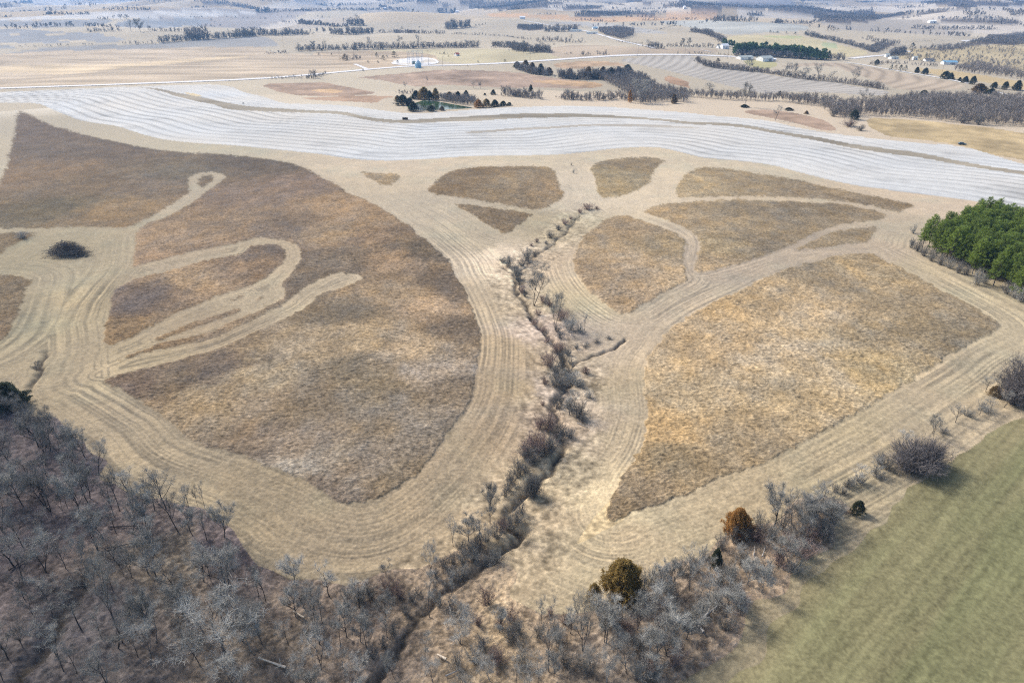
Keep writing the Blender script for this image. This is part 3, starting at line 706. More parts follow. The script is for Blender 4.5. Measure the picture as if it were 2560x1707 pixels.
TWIG_THICK = material('thicket_twigs', (.165, .150, .142), .95, .25, 1.2, .05)
TWIG_RED = material('reddish_twigs', (.25, .185, .160), .95, .25, 1.2, .05, obj_var=.25)

def clone_mesh(me, mat):
    m2 = me.copy(); m2.materials.clear(); m2.materials.append(mat); return m2

class Tree:
    """a kind of bare tree, 10 m high as modelled"""
    def __init__(s, seed, form, tw=.0095, H=10.0):
        g = np.random.default_rng(seed)
        wood, a, b = grow(seed, H, FORMS[form])
        v, f = tubes(wood, 5)
        s.wood = mesh_from('trunk', v, f, True)
        top = max(v[:, 2].max(), b[:, 2].max()); s.h = top
        s.r = np.percentile(np.hypot(b[:, 0], b[:, 1]), 92)
        # every twig end forks once more into fine sprays
        e0 = np.repeat(b, 2, 0); e1 = e0 + nrm(np.repeat(b-a, 2, 0) + .5*nrm(g.normal(size=e0.shape)) + np.array([0, 0, .2]))*g.uniform(.5, 1.3, (len(e0), 1))*H/12
        v, f = ribbons(np.concatenate([a, e0]), np.concatenate([b, e1]), tw, tw*.55, g)
        s.twig = mesh_from('crown', v, f)
        s.cache = {}
    def meshes(s, bark, twig):
        k = (bark.name, twig.name)
        if k not in s.cache: s.cache[k] = (clone_mesh(s.wood, bark), clone_mesh(s.twig, twig))
        return s.cache[k]

def plant(name, tree, loc, h, w, bark, twig, lean=0.0, sink=.1, parts=('trunk', 'crown')):
    mw, mt = tree.meshes(bark, twig)
    o = empty(name, (loc[0], loc[1], loc[2]-sink), random.uniform(0, 2*PI))
    sx = (w/2)/max(tree.r, .1) if w else h/tree.h
    o.scale = (sx, sx, h/tree.h)
    if lean: o.rotation_euler = (random.gauss(0, lean), random.gauss(0, lean), o.rotation_euler[2])
    a = link(parts[0], mw, None, o); b = link(parts[1], mt, None, o)
    return o

KIND = {'tall': [Tree(100+i, 'tall') for i in range(4)], 'slim': [Tree(120+i, 'slim') for i in range(3)], 'oval': [Tree(140+i, 'oval', .010) for i in range(2)],
        'spread': [Tree(150+i, 'spread', .010) for i in range(2)], 'forked': [Tree(160+i, 'forked') for i in range(3)],
        'scrub': [Tree(180+i, 'scrub', .010) for i in range(2)]}

class Shrub(Tree):
    """dome of many arching stems, modelled 3 m high"""
    def __init__(s, seed, n=30, H=3.0, tw=.009, dense=1.4, sr=.018):
        r = np.random.default_rng(seed); wood = []; a = []; b = []
        for i in range(n):
            az = r.uniform(0, 2*PI); el = r.uniform(.55, 1.5); p = np.array([r.normal(0, .28), r.normal(0, .28), -.1]); L = H*r.uniform(.6, 1.05)
            d = np.array([math.cos(az)*math.cos(el), math.sin(az)*math.cos(el), math.sin(el)])
            for k in range(3):
                q = p + d*L/3; wood.append((p, q, sr*(1-k*.25), sr*(1-(k+1)*.25))); 
                m = int((4 if k == 0 else 8)*dense)
                t = r.random((m, 1)); o = p + (q-p)*t
                e = nrm(d + r.normal(0, .55, (m, 3)) + np.array([0, 0, .2]))*r.uniform(.35, .95, (m, 1))*H/3
                a.append(o); b.append(o+e)
                o2 = o + e*r.uniform(.3, .9, (m, 1)); e2 = nrm(e + r.normal(0, .5, (m, 3)))*r.uniform(.25, .6, (m, 1))*H/3
                a.append(o2); b.append(o2+e2)
                o3 = o + e*r.uniform(.3, .9, (m, 1)); e3 = nrm(e + r.normal(0, .6, (m, 3)))*r.uniform(.2, .5, (m, 1))*H/3
                a.append(o3); b.append(o3+e3)
                p = q; d = nrm(d + r.normal(0, .18, 3) + np.array([0, 0, .03]))
        v, f = tubes(wood, 4); s.wood = mesh_from('stem', v, f, True)
        A, B = np.concatenate(a), np.concatenate(b); keep = B[:, 2] > .02
        A, B = A[keep], B[keep]
        v, f = ribbons(A, B, tw, tw*.6, r); s.twig = mesh_from('crown', v, f)
        s.h = np.percentile(B[:, 2], 97); s.r = np.percentile(np.hypot(B[:, 0], B[:, 1]), 90); s.cache = {}
SHRUBS = [Shrub(300+i) for i in range(4)]
THICK = [Shrub(320+i, 110, 3.0, .0085, 2.2, .010) for i in range(2)]

def leaf_cloud(r, centers, rad, n, size, aspect, droop=0.0, outward=None):
    """n small leaf-sized triangles round each centre"""
    C = np.repeat(centers, n, 0)
    off = r.normal(0, 1, C.shape)*np.repeat(np.atleast_1d(rad), n, 0).reshape(-1, 1)
    P = C+off
    d = nrm(r.normal(0, 1, C.shape) + (nrm(outward).repeat(n, 0)*1.3 if outward is not None else 0) + np.array([0, 0, droop]))
    side = nrm(np.cross(d, r.normal(0, 1, C.shape)))
    L = size*r.uniform(.6, 1.3, (len(P), 1)); W = L*aspect
    V = np.stack([P - d*L*.4 - side*W*.5, P - d*L*.4 + side*W*.5, P + d*L*.6 + side*W*.15, P + d*L*.6 - side*W*.15], 1)
    F = (np.arange(len(P))*4)[:, None] + np.arange(4)[None]
    return V.reshape(-1, 3), F

class Cedar(Tree):
    """eastern red cedar, modelled 5 m high: shaggy cone on a short stem"""
    def __init__(s, seed, H=5.0, wide=.36, tufts=260, per=26, round_=.5):
        r = np.random.default_rng(seed)
        wood = [((0, 0, -.1), (0, 0, H*.5), .11, .07), ((0, 0, H*.5), (.03, 0, H*.92), .07, .015)]
        u = r.random(tufts)**.8; z = H*(.06+.92*u)
        prof = wide*H*np.where(u < .18, .8+.2*u/.18, (1-(u-.18)/.82)**(.5+.5*(1-round_)) )
        az = r.uniform(0, 2*PI, tufts); lob = 1+.20*np.sin(az*3+seed+z)+.16*np.sin(az*7+z*3)+.12*np.sin(az*13-z*5)
        rr = prof*np.sqrt(r.uniform(.30, 1, tufts))*lob*r.uniform(.85, 1.12, tufts)
        C = np.stack([rr*np.cos(az), rr*np.sin(az), z], 1); out = np.stack([np.cos(az), np.sin(az), .55+0*az], 1)
        for i in range(0, tufts, 6):
            wood.append(((0, 0, max(.1, z[i]-.35*rr[i])), tuple(C[i]*.92), .03, .01))
        v, f = leaf_cloud(r, C, H*.034*np.ones(tufts), per, H*.055, .34, .25, out)
        s.twig = mesh_from('crown', v, f); v, f = tubes(wood, 5); s.wood = mesh_from('trunk', v, f, True)
        s.h = H; s.r = wide*H; s.cache = {}
CEDARS = [Cedar(401, 5, .30, 260, 26, .3), Cedar(402, 5, .36, 280, 26, .6), Cedar(403, 5, .42, 300, 24, .9)]
CEDAR_BIG = Cedar(410, 5, .52, 700, 46, 1.0)
CEDAR_FAR = [Cedar(421, 5, .28, 60, 14, .3), Cedar(422, 5, .38, 60, 14, .8)]

class Pine(Tree):
    """plantation white pine, modelled 14 m high: whorls of plumed limbs"""
    def __init__(s, seed, H=14.0):
        r = np.random.default_rng(seed); wood = [((0, 0, -.1), (0, 0, H*.5), .17, .11), ((0, 0, H*.5), (.1, .05, H*.97), .11, .02)]
        C = []; O = []; z = H*.22
        while z < H*.97:
            f = (z-H*.22)/(H*.78); R_ = H*.21*(1-f)**.62 + .25; k = 6 if f < .8 else 4
            a0 = r.uniform(0, 2*PI)
            dead = f < .14
            for i in range(k):
                a = a0 + i*2*PI/k + r.normal(0, .2); L = R_*r.uniform(.7, 1.15); up = .12 + .55*f + r.normal(0, .06)
                e = np.array([math.cos(a)*L, math.sin(a)*L, L*up]); p = np.array([0, 0, z])
                wood.append((p, p+e*.92, .045*(1-f*.6), .012))
                if dead and r.random() < .75: continue
                m = max(3, int(L*3.6))
                for t in np.linspace(.42, 1.0, m):
                    j = np.array([r.normal(0, .16), r.normal(0, .16), r.normal(.05, .08)])*L*.55
                    C.append(p+e*t+j); O.append(e/L*np.array([1, 1, .4]) + np.array([0, 0, .45]))
            z += H*.052*r.uniform(.8, 1.2)
        C = np.array(C); O = np.array(O)
        v, f = leaf_cloud(r, C, .17*np.ones(len(C)), 22, .42, .16, .15, O)
        s.twig = mesh_from('crown', v, f); v, f = tubes(wood, 5); s.wood = mesh_from('trunk', v, f, True)
        s.h = H*1.0; s.r = H*.2; s.cache = {}
PINES = [Pine(500+i) for i in range(4)]
PINE_G = material('pine_needles', (.185, .25, .05), .75, .3, .5, .25, obj_var=.22, trans=.45)
CED_DARK = material('cedar_dark_green', (.060, .070, .040), .85, .3, 1.0, .15, obj_var=.25, trans=.2)
CED_OLIVE = material('cedar_olive', (.275, .195, .066), .85, .35, .9, .15, obj_var=.15, trans=.4)
CED_ORANGE = material('cedar_orange_brown', (.37, .205, .066), .85, .3, .9, .15, obj_var=.1, trans=.35)
CED_RUST = material('cedar_rusty_green', (.19, .135, .065), .85, .35, .9, .15, obj_var=.25, trans=.25)

# ---------------------------------------------------------------- placing
def at(spec):
    return cast(px(spec))
def mpp(loc):
    """metres covered by one photo pixel at this spot"""
    d = loc[1]*CP + (CAM_H-loc[2])*SP
    return d/FOC
def hfac(loc):
    """foreshortening of upright things"""
    return math.cos(math.atan2(CAM_H-loc[2], math.hypot(loc[0], loc[1])))

def fill(spec, spacing, jitter=.45, seed=1, sm=False):
    """scatter points over a traced patch of ground"""
    P = poly(spec, 14, sm); r = np.random.default_rng(seed)
    x0, y0 = P.min(0); x1, y1 = P.max(0)
    xs, ys = np.meshgrid(np.arange(x0, x1, spacing), np.arange(y0, y1, spacing*.87))
    xs = xs + (np.arange(xs.shape[0]) % 2)[:, None]*spacing*.5
    xs = (xs + r.uniform(-1, 1, xs.shape)*spacing*jitter).ravel(); ys = (ys + r.uniform(-1, 1, ys.shape)*spacing*jitter).ravel()
    m = inside(xs, ys, P); xs, ys = xs[m], ys[m]
    return np.stack([xs, ys, height(xs, ys)], 1)

ORD = ['nearest', 'second nearest', 'third nearest', 'fourth nearest', 'fifth nearest', 'sixth nearest', 'seventh nearest', 'eighth nearest', 'ninth nearest', 'tenth nearest',
       'eleventh nearest', 'twelfth nearest', 'thirteenth nearest', 'fourteenth nearest', 'fifteenth nearest', 'sixteenth nearest', 'seventeenth nearest', 'eighteenth nearest', 'nineteenth nearest', 'twentieth nearest']
def ordinal(k):
    if k < 20: return ORD[k]
    t = {2: 'twenty', 3: 'thirty', 4: 'forty', 5: 'fifty', 6: 'sixty', 7: 'seventy', 8: 'eighty', 9: 'ninety'}
    n = k+1
    if n % 10 == 0: return t[n//10].replace('ty', 'tieth') + ' nearest'
    return t[n//10] + '-' + ['', 'first', 'second', 'third', 'fourth', 'fifth', 'sixth', 'seventh', 'eighth', 'ninth'][n % 10] + ' nearest'
ROLL = {}   # kind -> list of (object, description)
def enroll(kind, o, desc, cat, group):
    ROLL.setdefault(kind, []).append((o, desc)); tag(o, None, cat, group)
LANDMARKS = {
    'the great spreading tree': 'W 520,1490', 'the wood corner cedar': 'D 70,1200', 'the long bleached log': 'G 1780,1440',
    'the sharp mown bend': 'W 760,1320', 'the big round olive cedar': 'I 300,960', 'the orange cedar': 'I 1050,570',
    'the big round thicket': 'F 1560,1330', 'the head of the creek': 'B 1120,1330', 'the creek fork': 'E 1480,880',
    'the lone dark bush': 'H 1385,370', 'the creek mouth log': 'H 790,1412', 'the wood gully': 'G 320,1200',
    'the paired edge trees': 'G 1045,430', 'the brush pile': 'W 160,575', 'the pine grove': 'Q 300,930', 'the tallest creek tree': 'E 1240,560',
    'the fallen pale tree': 'I 840,1230', 'the pond': 'Z1 1200,1300', 'the blue grain bin': 'J1 1490,625', 'the substation': 'J1 1460,590',
    'the larger white shed': 'Z2 1180,525', 'the longer white shed': 'Z2 780,495', 'the white farmhouse': 'Z2 420,270', 'the parked dark car': 'S 2404,362',
    'the blue-roofed shed': 'J3 1660,600', 'the orange field': 'J2 900,180', 'the gravel road junction': 'J1 1020,640', 'the road bend': 'J2 1700,508',
    'the mossy hollow': 'G 360,520', 'the hedge clearing': 'I 1200,720', 'the bottom hedge end': 'I 760,1420', 'the hollow dark log': 'G 150,790', 'the straight dark log': 'G 820,552', 'the lower creek bend': 'E 1430,1400', 'the tributary mouth': 'E 1800,760',
    'the stubble point': 'A 200,100', 'the far ridge pole': 'J0 1885,165', 'the ridge pasture clump': 'J1 930,235', 'the whitish ridge field': 'J0 1400,130', 'the blue terraces': 'J0 700,330', 'the three dark bales': 'S 1014,300', 'the thin gravel lane': 'J3 1300,670', 'the striped field hedge': 'C 700,105'}
LM = [(k, cast(px(v))[0][:2]) for k, v in LANDMARKS.items()]
def write_labels():
    for kind, items in ROLL.items():
        XY = np.array([(o.location[0], o.location[1]) for o, _ in items])
        best = [(10**9, '')]*len(items)
        for name, p in LM:
            d = np.hypot(XY[:, 0]-p[0], XY[:, 1]-p[1]); rank = np.argsort(np.argsort(d))
            for i, k in enumerate(rank):
                if k > 97: continue
                cost = k*6 + d[i]*.25
                if cost < best[i][0]: best[i] = (cost, f'{ordinal(int(k))} to {name}')
        for (o, desc), (_, where) in zip(items, best): o['label'] = f'{desc}, {where}'

def size_word(h, lo, hi):
    return 'small' if h < lo else 'tall' if h > hi else 'mid-height'

# ---- bare trees that the photo shows one by one: (foot, height px, crown width px, form, bark, twigs, words)
NBT = 0
def bare(spec, hp, wp, form, bark=BARK, twig=TWIG, words=None, label=None, crop=None, group='bare winter trees', var=None):
    global NBT
    loc = at(spec)[0]; s = CROPS[spec.split()[0]][2]*mpp(loc)
    h = hp*s/hfac(loc); w = wp*s
    tr = KIND[form][(NBT if var is None else var) % len(KIND[form])]; NBT += 1
    o = plant('bare_tree', tr, loc, h, w, bark, twig)
    if label: tag(o, label, 'tree', group)
    else: enroll('bare_tree', o, words or f'{size_word(h, 7, 12)} bare {"forked " if form == "forked" else ""}tree', 'tree', group)
    return o
bare('G 1470,1360', 400, 560, 'spread', BARK, TWIG_PALE, label='great spreading bare tree with a stout trunk and pale branches inside the dark wood', var=0)
for a in ('G 1010,440 250 150 tall D N', 'G 1085,430 260 200 tall D N', 'G 1165,580 300 160 slim D D', 'G 410,445 190 110 forked D D', 'G 440,425 120 90 slim D D', 'G 150,680 290 150 tall D D',
          'G 580,400 320 130 slim D D', 'G 780,440 320 110 slim D D', 'G 745,480 300 120 tall D D', 'G 1520,830 190 110 tall D N', 'G 1350,640 220 90 slim D N', 'G 1365,860 180 190 forked D N',
          'G 1510,930 260 120 slim D N', 'G 1690,1010 210 110 slim D D', 'G 1735,1030 200 100 slim D N', 'G 800,1300 520 170 tall D N', 'G 890,1245 330 120 slim D N', 'G 975,1225 260 150 forked D N',
          'G 665,1280 180 100 slim D N', 'G 740,970 210 110 slim D N', 'G 430,820 210 130 tall D D', 'G 145,1330 220 160 spread D D', 'G 220,1130 170 140 forked D N', 'G 160,1020 210 130 tall D D',
          'G 500,1500 230 130 tall D N', 'G 900,1400 250 110 slim D N', 'G 1640,1360 210 190 tall P P', 'G 2050,1200 180 110 slim D N', 'G 2110,1180 220 100 slim D N', 'G 2225,1330 240 100 slim D N',
          'G 1340,430 170 50 slim D N', 'G 1295,420 150 50 slim D N', 'G 570,830 260 150 forked P N', 'G 640,860 170 110 tall D N', 'G 860,880 190 160 forked D N', 'G 900,560 260 90 slim D N',
          'G 760,590 200 100 slim D N', 'G 1900,840 100 70 slim D N', 'G 700,1560 210 240 spread P P', 'G 300,30 260 200 tall D D', 'G 420,130 250 200 forked D D', 'G 80,150 240 200 tall D D',
          'D 250,1480 230 190 oval D D', 'D 480,1540 220 130 tall D N', 'D 330,1510 250 130 slim D D', 'D 120,1330 190 150 tall D D', 'G 1750,340 0 0 x x x', 'D 235,990 70 70 forked D D',
          'E 1240,560 265 180 forked D N', 'E 1380,720 250 130 forked D N', 'E 1570,720 120 55 slim D N', 'E 1470,1270 160 120 tall D N', 'H 1110,525 240 125 oval N N', 'H 870,672 190 90 tall N P',
          'H 970,640 160 130 oval N N', 'H 1055,655 170 100 slim N N', 'H 715,865 170 150 forked D P', 'H 715,1140 250 130 slim N N', 'H 930,1245 220 110 slim N N', 'H 865,1010 150 80 slim N N',
          'H 1715,1355 330 190 tall N N', 'H 1445,1180 150 70 slim D N', 'H 1495,1490 380 170 slim N N', 'H 1870,1310 260 150 slim N P', 'H 2075,1225 210 130 tall N P', 'H 440,1270 170 100 slim D N',
          'H 320,1380 210 120 slim D N', 'H 150,1470 150 110 tall D N', 'H 490,1540 180 140 forked D N', 'H 690,1440 160 110 slim N N', 'H 430,870 90 110 forked D N',
          'I 1290,550 270 190 oval D N', 'I 1410,530 210 150 tall D N', 'I 1605,385 130 130 tall D N', 'I 1520,560 190 230 oval D N', 'I 1650,560 160 180 tall D N', 'I 1440,640 150 200 spread D N',
          'I 740,960 270 180 tall P P', 'I 540,990 200 130 oval N P', 'I 620,960 160 120 oval D N', 'I 520,1200 260 170 slim N P', 'I 640,900 150 100 slim N N', 'I 400,1220 200 150 tall N N',
          'I 185,1300 260 120 slim N N', 'I 45,1360 330 170 tall N N', 'I 250,1340 130 130 forked N N', 'I 470,1430 180 170 oval P P', 'I 200,1560 170 180 forked P P', 'I 980,1130 190 210 oval N N',
          'I 870,1010 170 170 tall P P', 'I 640,1350 230 210 tall P P', 'I 720,1280 150 170 oval N N', 'I 330,1500 190 180 tall N N', 'I 90,1500 160 160 tall N N',
          'F 1445,1215 100 120 tall N P', 'F 1660,1150 160 120 forked D N', 'F 1645,1130 110 60 slim D N', 'F 1795,1062 140 105 tall D N', 'F 1265,1405 110 110 forked D N', 'F 1150,1460 120 130 tall D P',
          'F 915,1560 120 90 slim D N', 'F 1995,860 110 80 slim D N', 'F 2115,960 120 80 slim D N', 'F 2030,985 90 90 tall D N', 'F 1955,1010 80 80 forked D N', 'F 2215,740 140 90 tall D N'):
    t = a.split()
    if t[2] == '0': continue
    M = {'D': (BARK_DARK, TWIG_DARK), 'N': (BARK, TWIG), 'P': (BARK_PALE, TWIG_PALE)}
    form = t[4]
    bare(t[0]+' '+t[1], float(t[2]), float(t[3]), form, M[t[5]][0], M[t[6]][1], words=f'{"pale" if t[5] == "P" else "dark" if t[5] == "D" else "grey"} bare {dict(tall="open-crowned", slim="slender", oval="oval-crowned", spread="spreading", forked="forked").get(form)} tree')
# lone trees out in the middle distance
for a in ('C 420,308 155 80 forked N N', 'C 1205,272 90 95 spread D N', 'C 620,398 95 60 slim D N', 'C 195,200 55 70 scrub D N', 'C 440,75 75 80 forked D N', 'C 690,112 90 55 forked D N', 'C 740,117 90 60 forked D N',
          'C 800,122 70 90 forked D N', 'C 905,133 105 75 tall D N', 'C 985,142 65 50 slim D N', 'C 1125,158 105 90 forked D N', 'B 543,165 55 18 slim D D', 'B 400,195 50 25 forked N P', 'B 845,185 42 40 tall D N', 'B 890,190 45 32 forked D N',
          'B 1935,285 150 110 oval P P', 'J0 1205,292 95 75 tall D N', 'J0 1290,294 110 95 oval D N', 'J0 480,135 60 40 tall D N', 'J0 1110,182 45 38 oval D N', 'J0 1165,182 42 45 oval D N', 'J0 1040,182 38 45 tall D N',
          'J1 1060,460 110 60 forked D N', 'J1 935,225 90 80 tall D N', 'J1 870,235 70 60 tall D N', 'J1 1310,440 100 80 tall D N', 'J1 1490,440 110 65 tall D N', 'J1 625,455 80 60 tall D N', 'J1 530,460 75 60 oval D N', 'J1 395,475 75 40 tall D N',
          'J2 105,492 110 80 forked N N', 'J2 1560,430 70 55 oval D N', 'J2 1620,430 75 50 oval D N', 'J2 1245,420 55 35 tall D N', 'J2 535,400 75 40 tall D N', 'J3 1065,315 30 55 tall D N'):
    t = a.split(); M = {'D': (BARK_DARK, TWIG_DARK), 'N': (BARK, TWIG), 'P': (BARK_PALE, TWIG_PALE)}
    bare(t[0]+' '+t[1], float(t[2]), float(t[3]), t[4], M[t[5]][0], M[t[6]][1], words=f'{"pale" if t[5] == "P" else "dark"} lone bare {dict(tall="open-crowned", slim="slender", oval="oval-crowned", spread="spreading", forked="forked", scrub="bushy").get(t[4])} tree', group='lone bare trees in the fields')
# the crowd of trunks inside the wood
def crowd(spec, spacing, seed, forms, mats, hr, words, cap):
    g = random.Random(seed); pts = fill(spec, spacing, .5, seed)
    g.shuffle(pts_ := list(pts))
    for p in pts_[:cap]:
        form = g.choice(forms); h = g.uniform(*hr); b, t = g.choice(mats)
        tr = g.choice(KIND[form])
        o = plant('bare_tree', tr, p, h, 0, b, t, .06); o.scale.x = o.scale.y = o.scale.x*g.uniform(.85, 1.25)
        enroll('bare_tree', o, f'{size_word(h, hr[0]+.3*(hr[1]-hr[0]), hr[0]+.75*(hr[1]-hr[0]))} {dict(tall="open-crowned", slim="slender", oval="oval-crowned", forked="forked")[form]} bare tree{words}', 'tree', 'bare trees of the dark wood')
DD = (BARK_DARK, TWIG_DARK); DP = (BARK_DARK, TWIG_PALE); DN = (BARK_DARK, TWIG); NN = (BARK, TWIG); PP = (BARK_PALE, TWIG_PALE)
crowd('W -60,945 40,950 110,985 180,1020 225,1075 250,1300 60,1400 -60,1400', 5.4, 1, ['tall', 'slim', 'oval', 'forked'], [DD, DN, DN], (7.5, 11.5), '', 36)
crowd('W 225,1085 290,1140 400,1170 490,1195 535,1235 575,1295 640,1320 600,1620 -60,1620 -60,1400 60,1400 250,1300', 6.4, 2, ['tall', 'slim', 'slim', 'forked', 'oval'], [DN, DN, DP, NN], (6.5, 10.5), '', 46)
crowd('W 640,1320 740,1350 830,1365 900,1320 980,1300 900,1420 820,1620 600,1620', 5.8, 3, ['tall', 'slim', 'forked', 'oval'], [DN, DP, NN], (5, 8.5), '', 18)
crowd('W 1020,1480 1225,1410 1340,1410 1480,1400 1560,1320 1660,1260 1760,1200 1850,1160 1900,1250 1780,1330 1710,1410 1680,1480 1600,1530 1530,1600 950,1620', 6.6, 4, ['tall', 'slim', 'oval', 'forked'], [NN, NN, DN, PP], (5, 8), '', 36)

# ---- shrubs
SHN = 0
def shrub(spec, wp, hp, twig, bark=BARK_DARK, thick=False, words='grey', label=None, group='leafless shrubs'):
    global SHN
    loc = at(spec)[0]; s = CROPS[spec.split()[0]][2]*mpp(loc)
    tr = (THICK if thick else SHRUBS)[SHN % (2 if thick else 4)]; SHN += 1
    o = plant('shrub', tr, loc, max(.7, hp*s/hfac(loc)), wp*s, bark, twig, parts=('stem', 'crown'))
    if label: tag(o, label, 'shrub', group)
    else: enroll('shrub', o, f'{words} leafless shrub', 'shrub', group)
TW = {'G': TWIG, 'D': TWIG_DARK, 'R': TWIG_RED, 'P': TWIG_PALE}
TWW = {'G': 'grey', 'D': 'dark', 'R': 'reddish', 'P': 'pale'}
for a in ('E 1040,275 60 30 D', 'E 1075,305 90 70 G', 'E 1200,262 100 75 G', 'E 1245,240 50 40 D', 'E 1165,300 70 50 D', 'E 1120,345 80 60 G', 'E 1130,390 90 70 G', 'E 1145,425 60 60 D', 'E 1165,475 60 50 R', 'E 1180,500 40 50 D', 'E 1300,540 80 50 R', 'E 1265,620 50 40 R', 'E 1340,560 60 45 R',
          'E 1425,650 110 70 R', 'E 1480,720 130 80 P', 'E 1540,730 70 50 P', 'E 1390,730 60 50 D', 'E 1410,770 60 40 D', 'E 1410,870 110 75 R', 'E 1460,880 60 50 D', 'E 1345,960 130 95 R', 'E 1425,965 90 110 D', 'E 1390,1030 110 90 D', 'E 1480,940 60 40 G', 'E 1380,1090 110 90 D', 'E 1420,1110 70 60 D', 'E 1500,1070 130 80 P', 'E 1540,1090 80 50 G',
          'E 1310,1070 70 50 R', 'E 1580,1000 70 45 R', 'E 1600,1160 70 45 P', 'E 1390,1230 70 90 D', 'E 1415,1200 60 80 D', 'E 1530,1290 140 100 D', 'E 1470,1230 90 70 G', 'E 1560,1310 80 60 D', 'E 1300,1210 40 30 R', 'E 1340,1370 150 110 R', 'E 1280,1360 90 70 R', 'E 1420,1400 90 80 D', 'E 1480,1420 80 60 D', 'E 1400,1440 90 80 D', 'E 1250,1490 140 100 R', 'E 1350,1510 130 100 D', 'E 1190,1560 110 80 D', 'E 1290,1540 110 70 D',
          'E 1520,840 50 30 D', 'E 1580,825 60 25 D', 'E 1650,800 60 25 D', 'E 1730,775 50 20 D', 'E 1330,800 60 35 R', 'E 1300,730 60 35 R', 'E 1240,680 60 30 R',
          'B 1590,975 130 55 R', 'B 1650,975 50 30 R', 'B 1540,1000 60 40 R', 'B 1440,1075 80 55 R', 'B 1400,1110 70 45 D', 'B 1345,1160 90 55 D', 'B 1480,1040 50 30 R', 'B 1260,1190 45 40 R', 'B 1320,1200 45 30 D', 'B 1225,1215 50 25 R', 'B 1500,740 25 35 G', 'B 1485,690 20 25 G',
          'H 1440,70 170 120 R', 'H 1350,90 130 110 R', 'H 1500,60 120 80 D', 'H 1390,130 150 100 D', 'H 1300,210 130 100 D', 'H 1250,270 100 85 D', 'H 1340,190 100 70 D', 'H 1230,310 80 70 D', 'H 1210,350 60 60 D', 'H 1385,345 110 110 D!', 'H 1315,460 100 80 D', 'H 1290,520 100 80 D', 'H 1240,555 110 90 G', 'H 1190,580 100 80 R', 'H 1150,610 110 80 D', 'H 1090,640 100 80 G', 'H 1030,680 110 80 D', 'H 990,720 110 80 G', 'H 920,690 70 50 D',
          'H 940,780 130 80 G', 'H 1010,770 110 70 G', 'H 1150,790 120 80 G', 'H 1090,800 90 60 G', 'H 870,790 90 60 D', 'H 810,810 90 60 D', 'H 760,880 60 60 D', 'H 930,880 110 80 G', 'H 850,880 90 60 G', 'H 1090,1045 140 90 R', 'H 1030,1190 80 55 R', 'H 1245,1160 130 80 R', 'H 1180,1200 80 60 R', 'H 1250,1290 140 100 D', 'H 1300,1240 90 70 G',
          'H 450,990 150 110 R', 'H 520,1010 80 60 R', 'H 270,1040 150 110 G', 'H 330,1010 90 80 D', 'H 180,1010 100 80 G', 'H 860,1110 120 90 D', 'H 780,1060 90 70 G', 'H 600,1030 90 60 D', 'H 640,990 70 50 D', 'H 560,1120 70 60 D', 'H 480,1250 80 60 D', 'H 420,1330 90 60 D', 'H 340,1390 100 70 D', 'H 290,1440 90 60 D', 'H 1060,1330 110 70 P', 'H 1150,1440 150 90 R', 'H 900,1460 140 80 D', 'H 1010,1420 120 80 P', 'H 1320,1460 140 90 G', 'H 1600,1460 150 90 D', 'H 1730,1490 140 90 G', 'H 2150,1500 130 80 R', 'H 1430,1260 110 70 G', 'H 1560,1290 130 80 P', 'H 1850,1180 120 90 P', 'H 1960,1180 120 100 P', 'H 1600,1180 80 60 R', 'H 1500,1120 70 40 R',
          'I 480,920 130 110 P', 'I 560,940 100 90 P', 'I 760,830 130 95 D', 'I 680,850 100 80 G', 'I 830,760 110 90 G', 'I 950,690 110 90 D', 'I 1030,640 120 100 D', 'I 1110,620 100 90 D', 'I 1090,560 90 90 D', 'I 1190,560 130 100 G', 'I 1180,640 130 80 R', 'I 1290,620 130 80 G', 'I 1350,560 130 110 D', 'I 1460,500 130 110 D', 'I 1540,480 140 120 D', 'I 1620,450 130 110 D', 'I 1690,430 130 90 G', 'I 1680,520 140 130 G', 'I 1600,600 150 120 D', 'I 1520,650 150 110 R', 'I 1640,640 130 100 D',
          'I 1390,700 140 90 R', 'I 1490,740 150 100 R', 'I 1330,790 150 100 R', 'I 1420,840 140 90 G', 'I 1240,860 150 90 D', 'I 1090,800 130 90 G', 'I 1010,880 130 90 G', 'I 940,930 130 100 G', 'I 900,1060 140 100 P', 'I 1020,1010 140 110 D', 'I 1060,1080 130 110 R', 'I 980,1220 130 90 D', 'I 820,1110 130 90 P', 'I 760,1180 130 90 G', 'I 620,1120 140 90 G', 'I 560,1260 140 90 R', 'I 420,1330 150 90 G', 'I 330,1250 140 90 R', 'I 240,1180 130 90 G', 'I 640,1440 150 100 R', 'I 510,1520 150 90 P', 'I 400,1530 150 100 G', 'I 620,1000 120 90 D', 'I 360,1050 110 90 P', 'I 430,990 110 110 P',
          'I 1690,320 70 60 D', 'I 1745,330 60 45 D', 'I 1800,280 90 60 G', 'I 1860,260 90 60 D', 'I 1770,290 70 60 D', 'I 1960,220 110 70 G', 'F 1880,1020 90 50 G', 'F 1980,985 110 60 G', 'F 2110,830 120 90 D', 'F 1720,1130 80 40 D', 'F 1350,1370 110 90 D', 'F 1300,1330 90 80 D',
          'C 1000,370 60 50 D', 'C 1110,435 110 40 R', 'C 1180,462 70 38 D', 'C 1950,425 70 70 D', 'C 1850,415 60 40 D', 'Q 180,880 90 130 G', 'Q 260,920 110 150 D', 'Q 340,980 120 130 D', 'Q 430,1040 120 140 G', 'Q 540,1090 120 130 D', 'Q 650,1130 130 150 G', 'Q 760,1190 120 150 D', 'Q 860,1210 110 120 D', 'Q 980,1330 160 190 P', 'Q 1080,1320 110 120 D', 'Q 1350,1440 150 150 D', 'Q 1450,1490 170 170 P', 'Q 1540,1540 170 200 P', 'Q 210,700 90 110 P',
          'D 150,120 150 55 D'):
    t = a.split(); c = t[4][0]
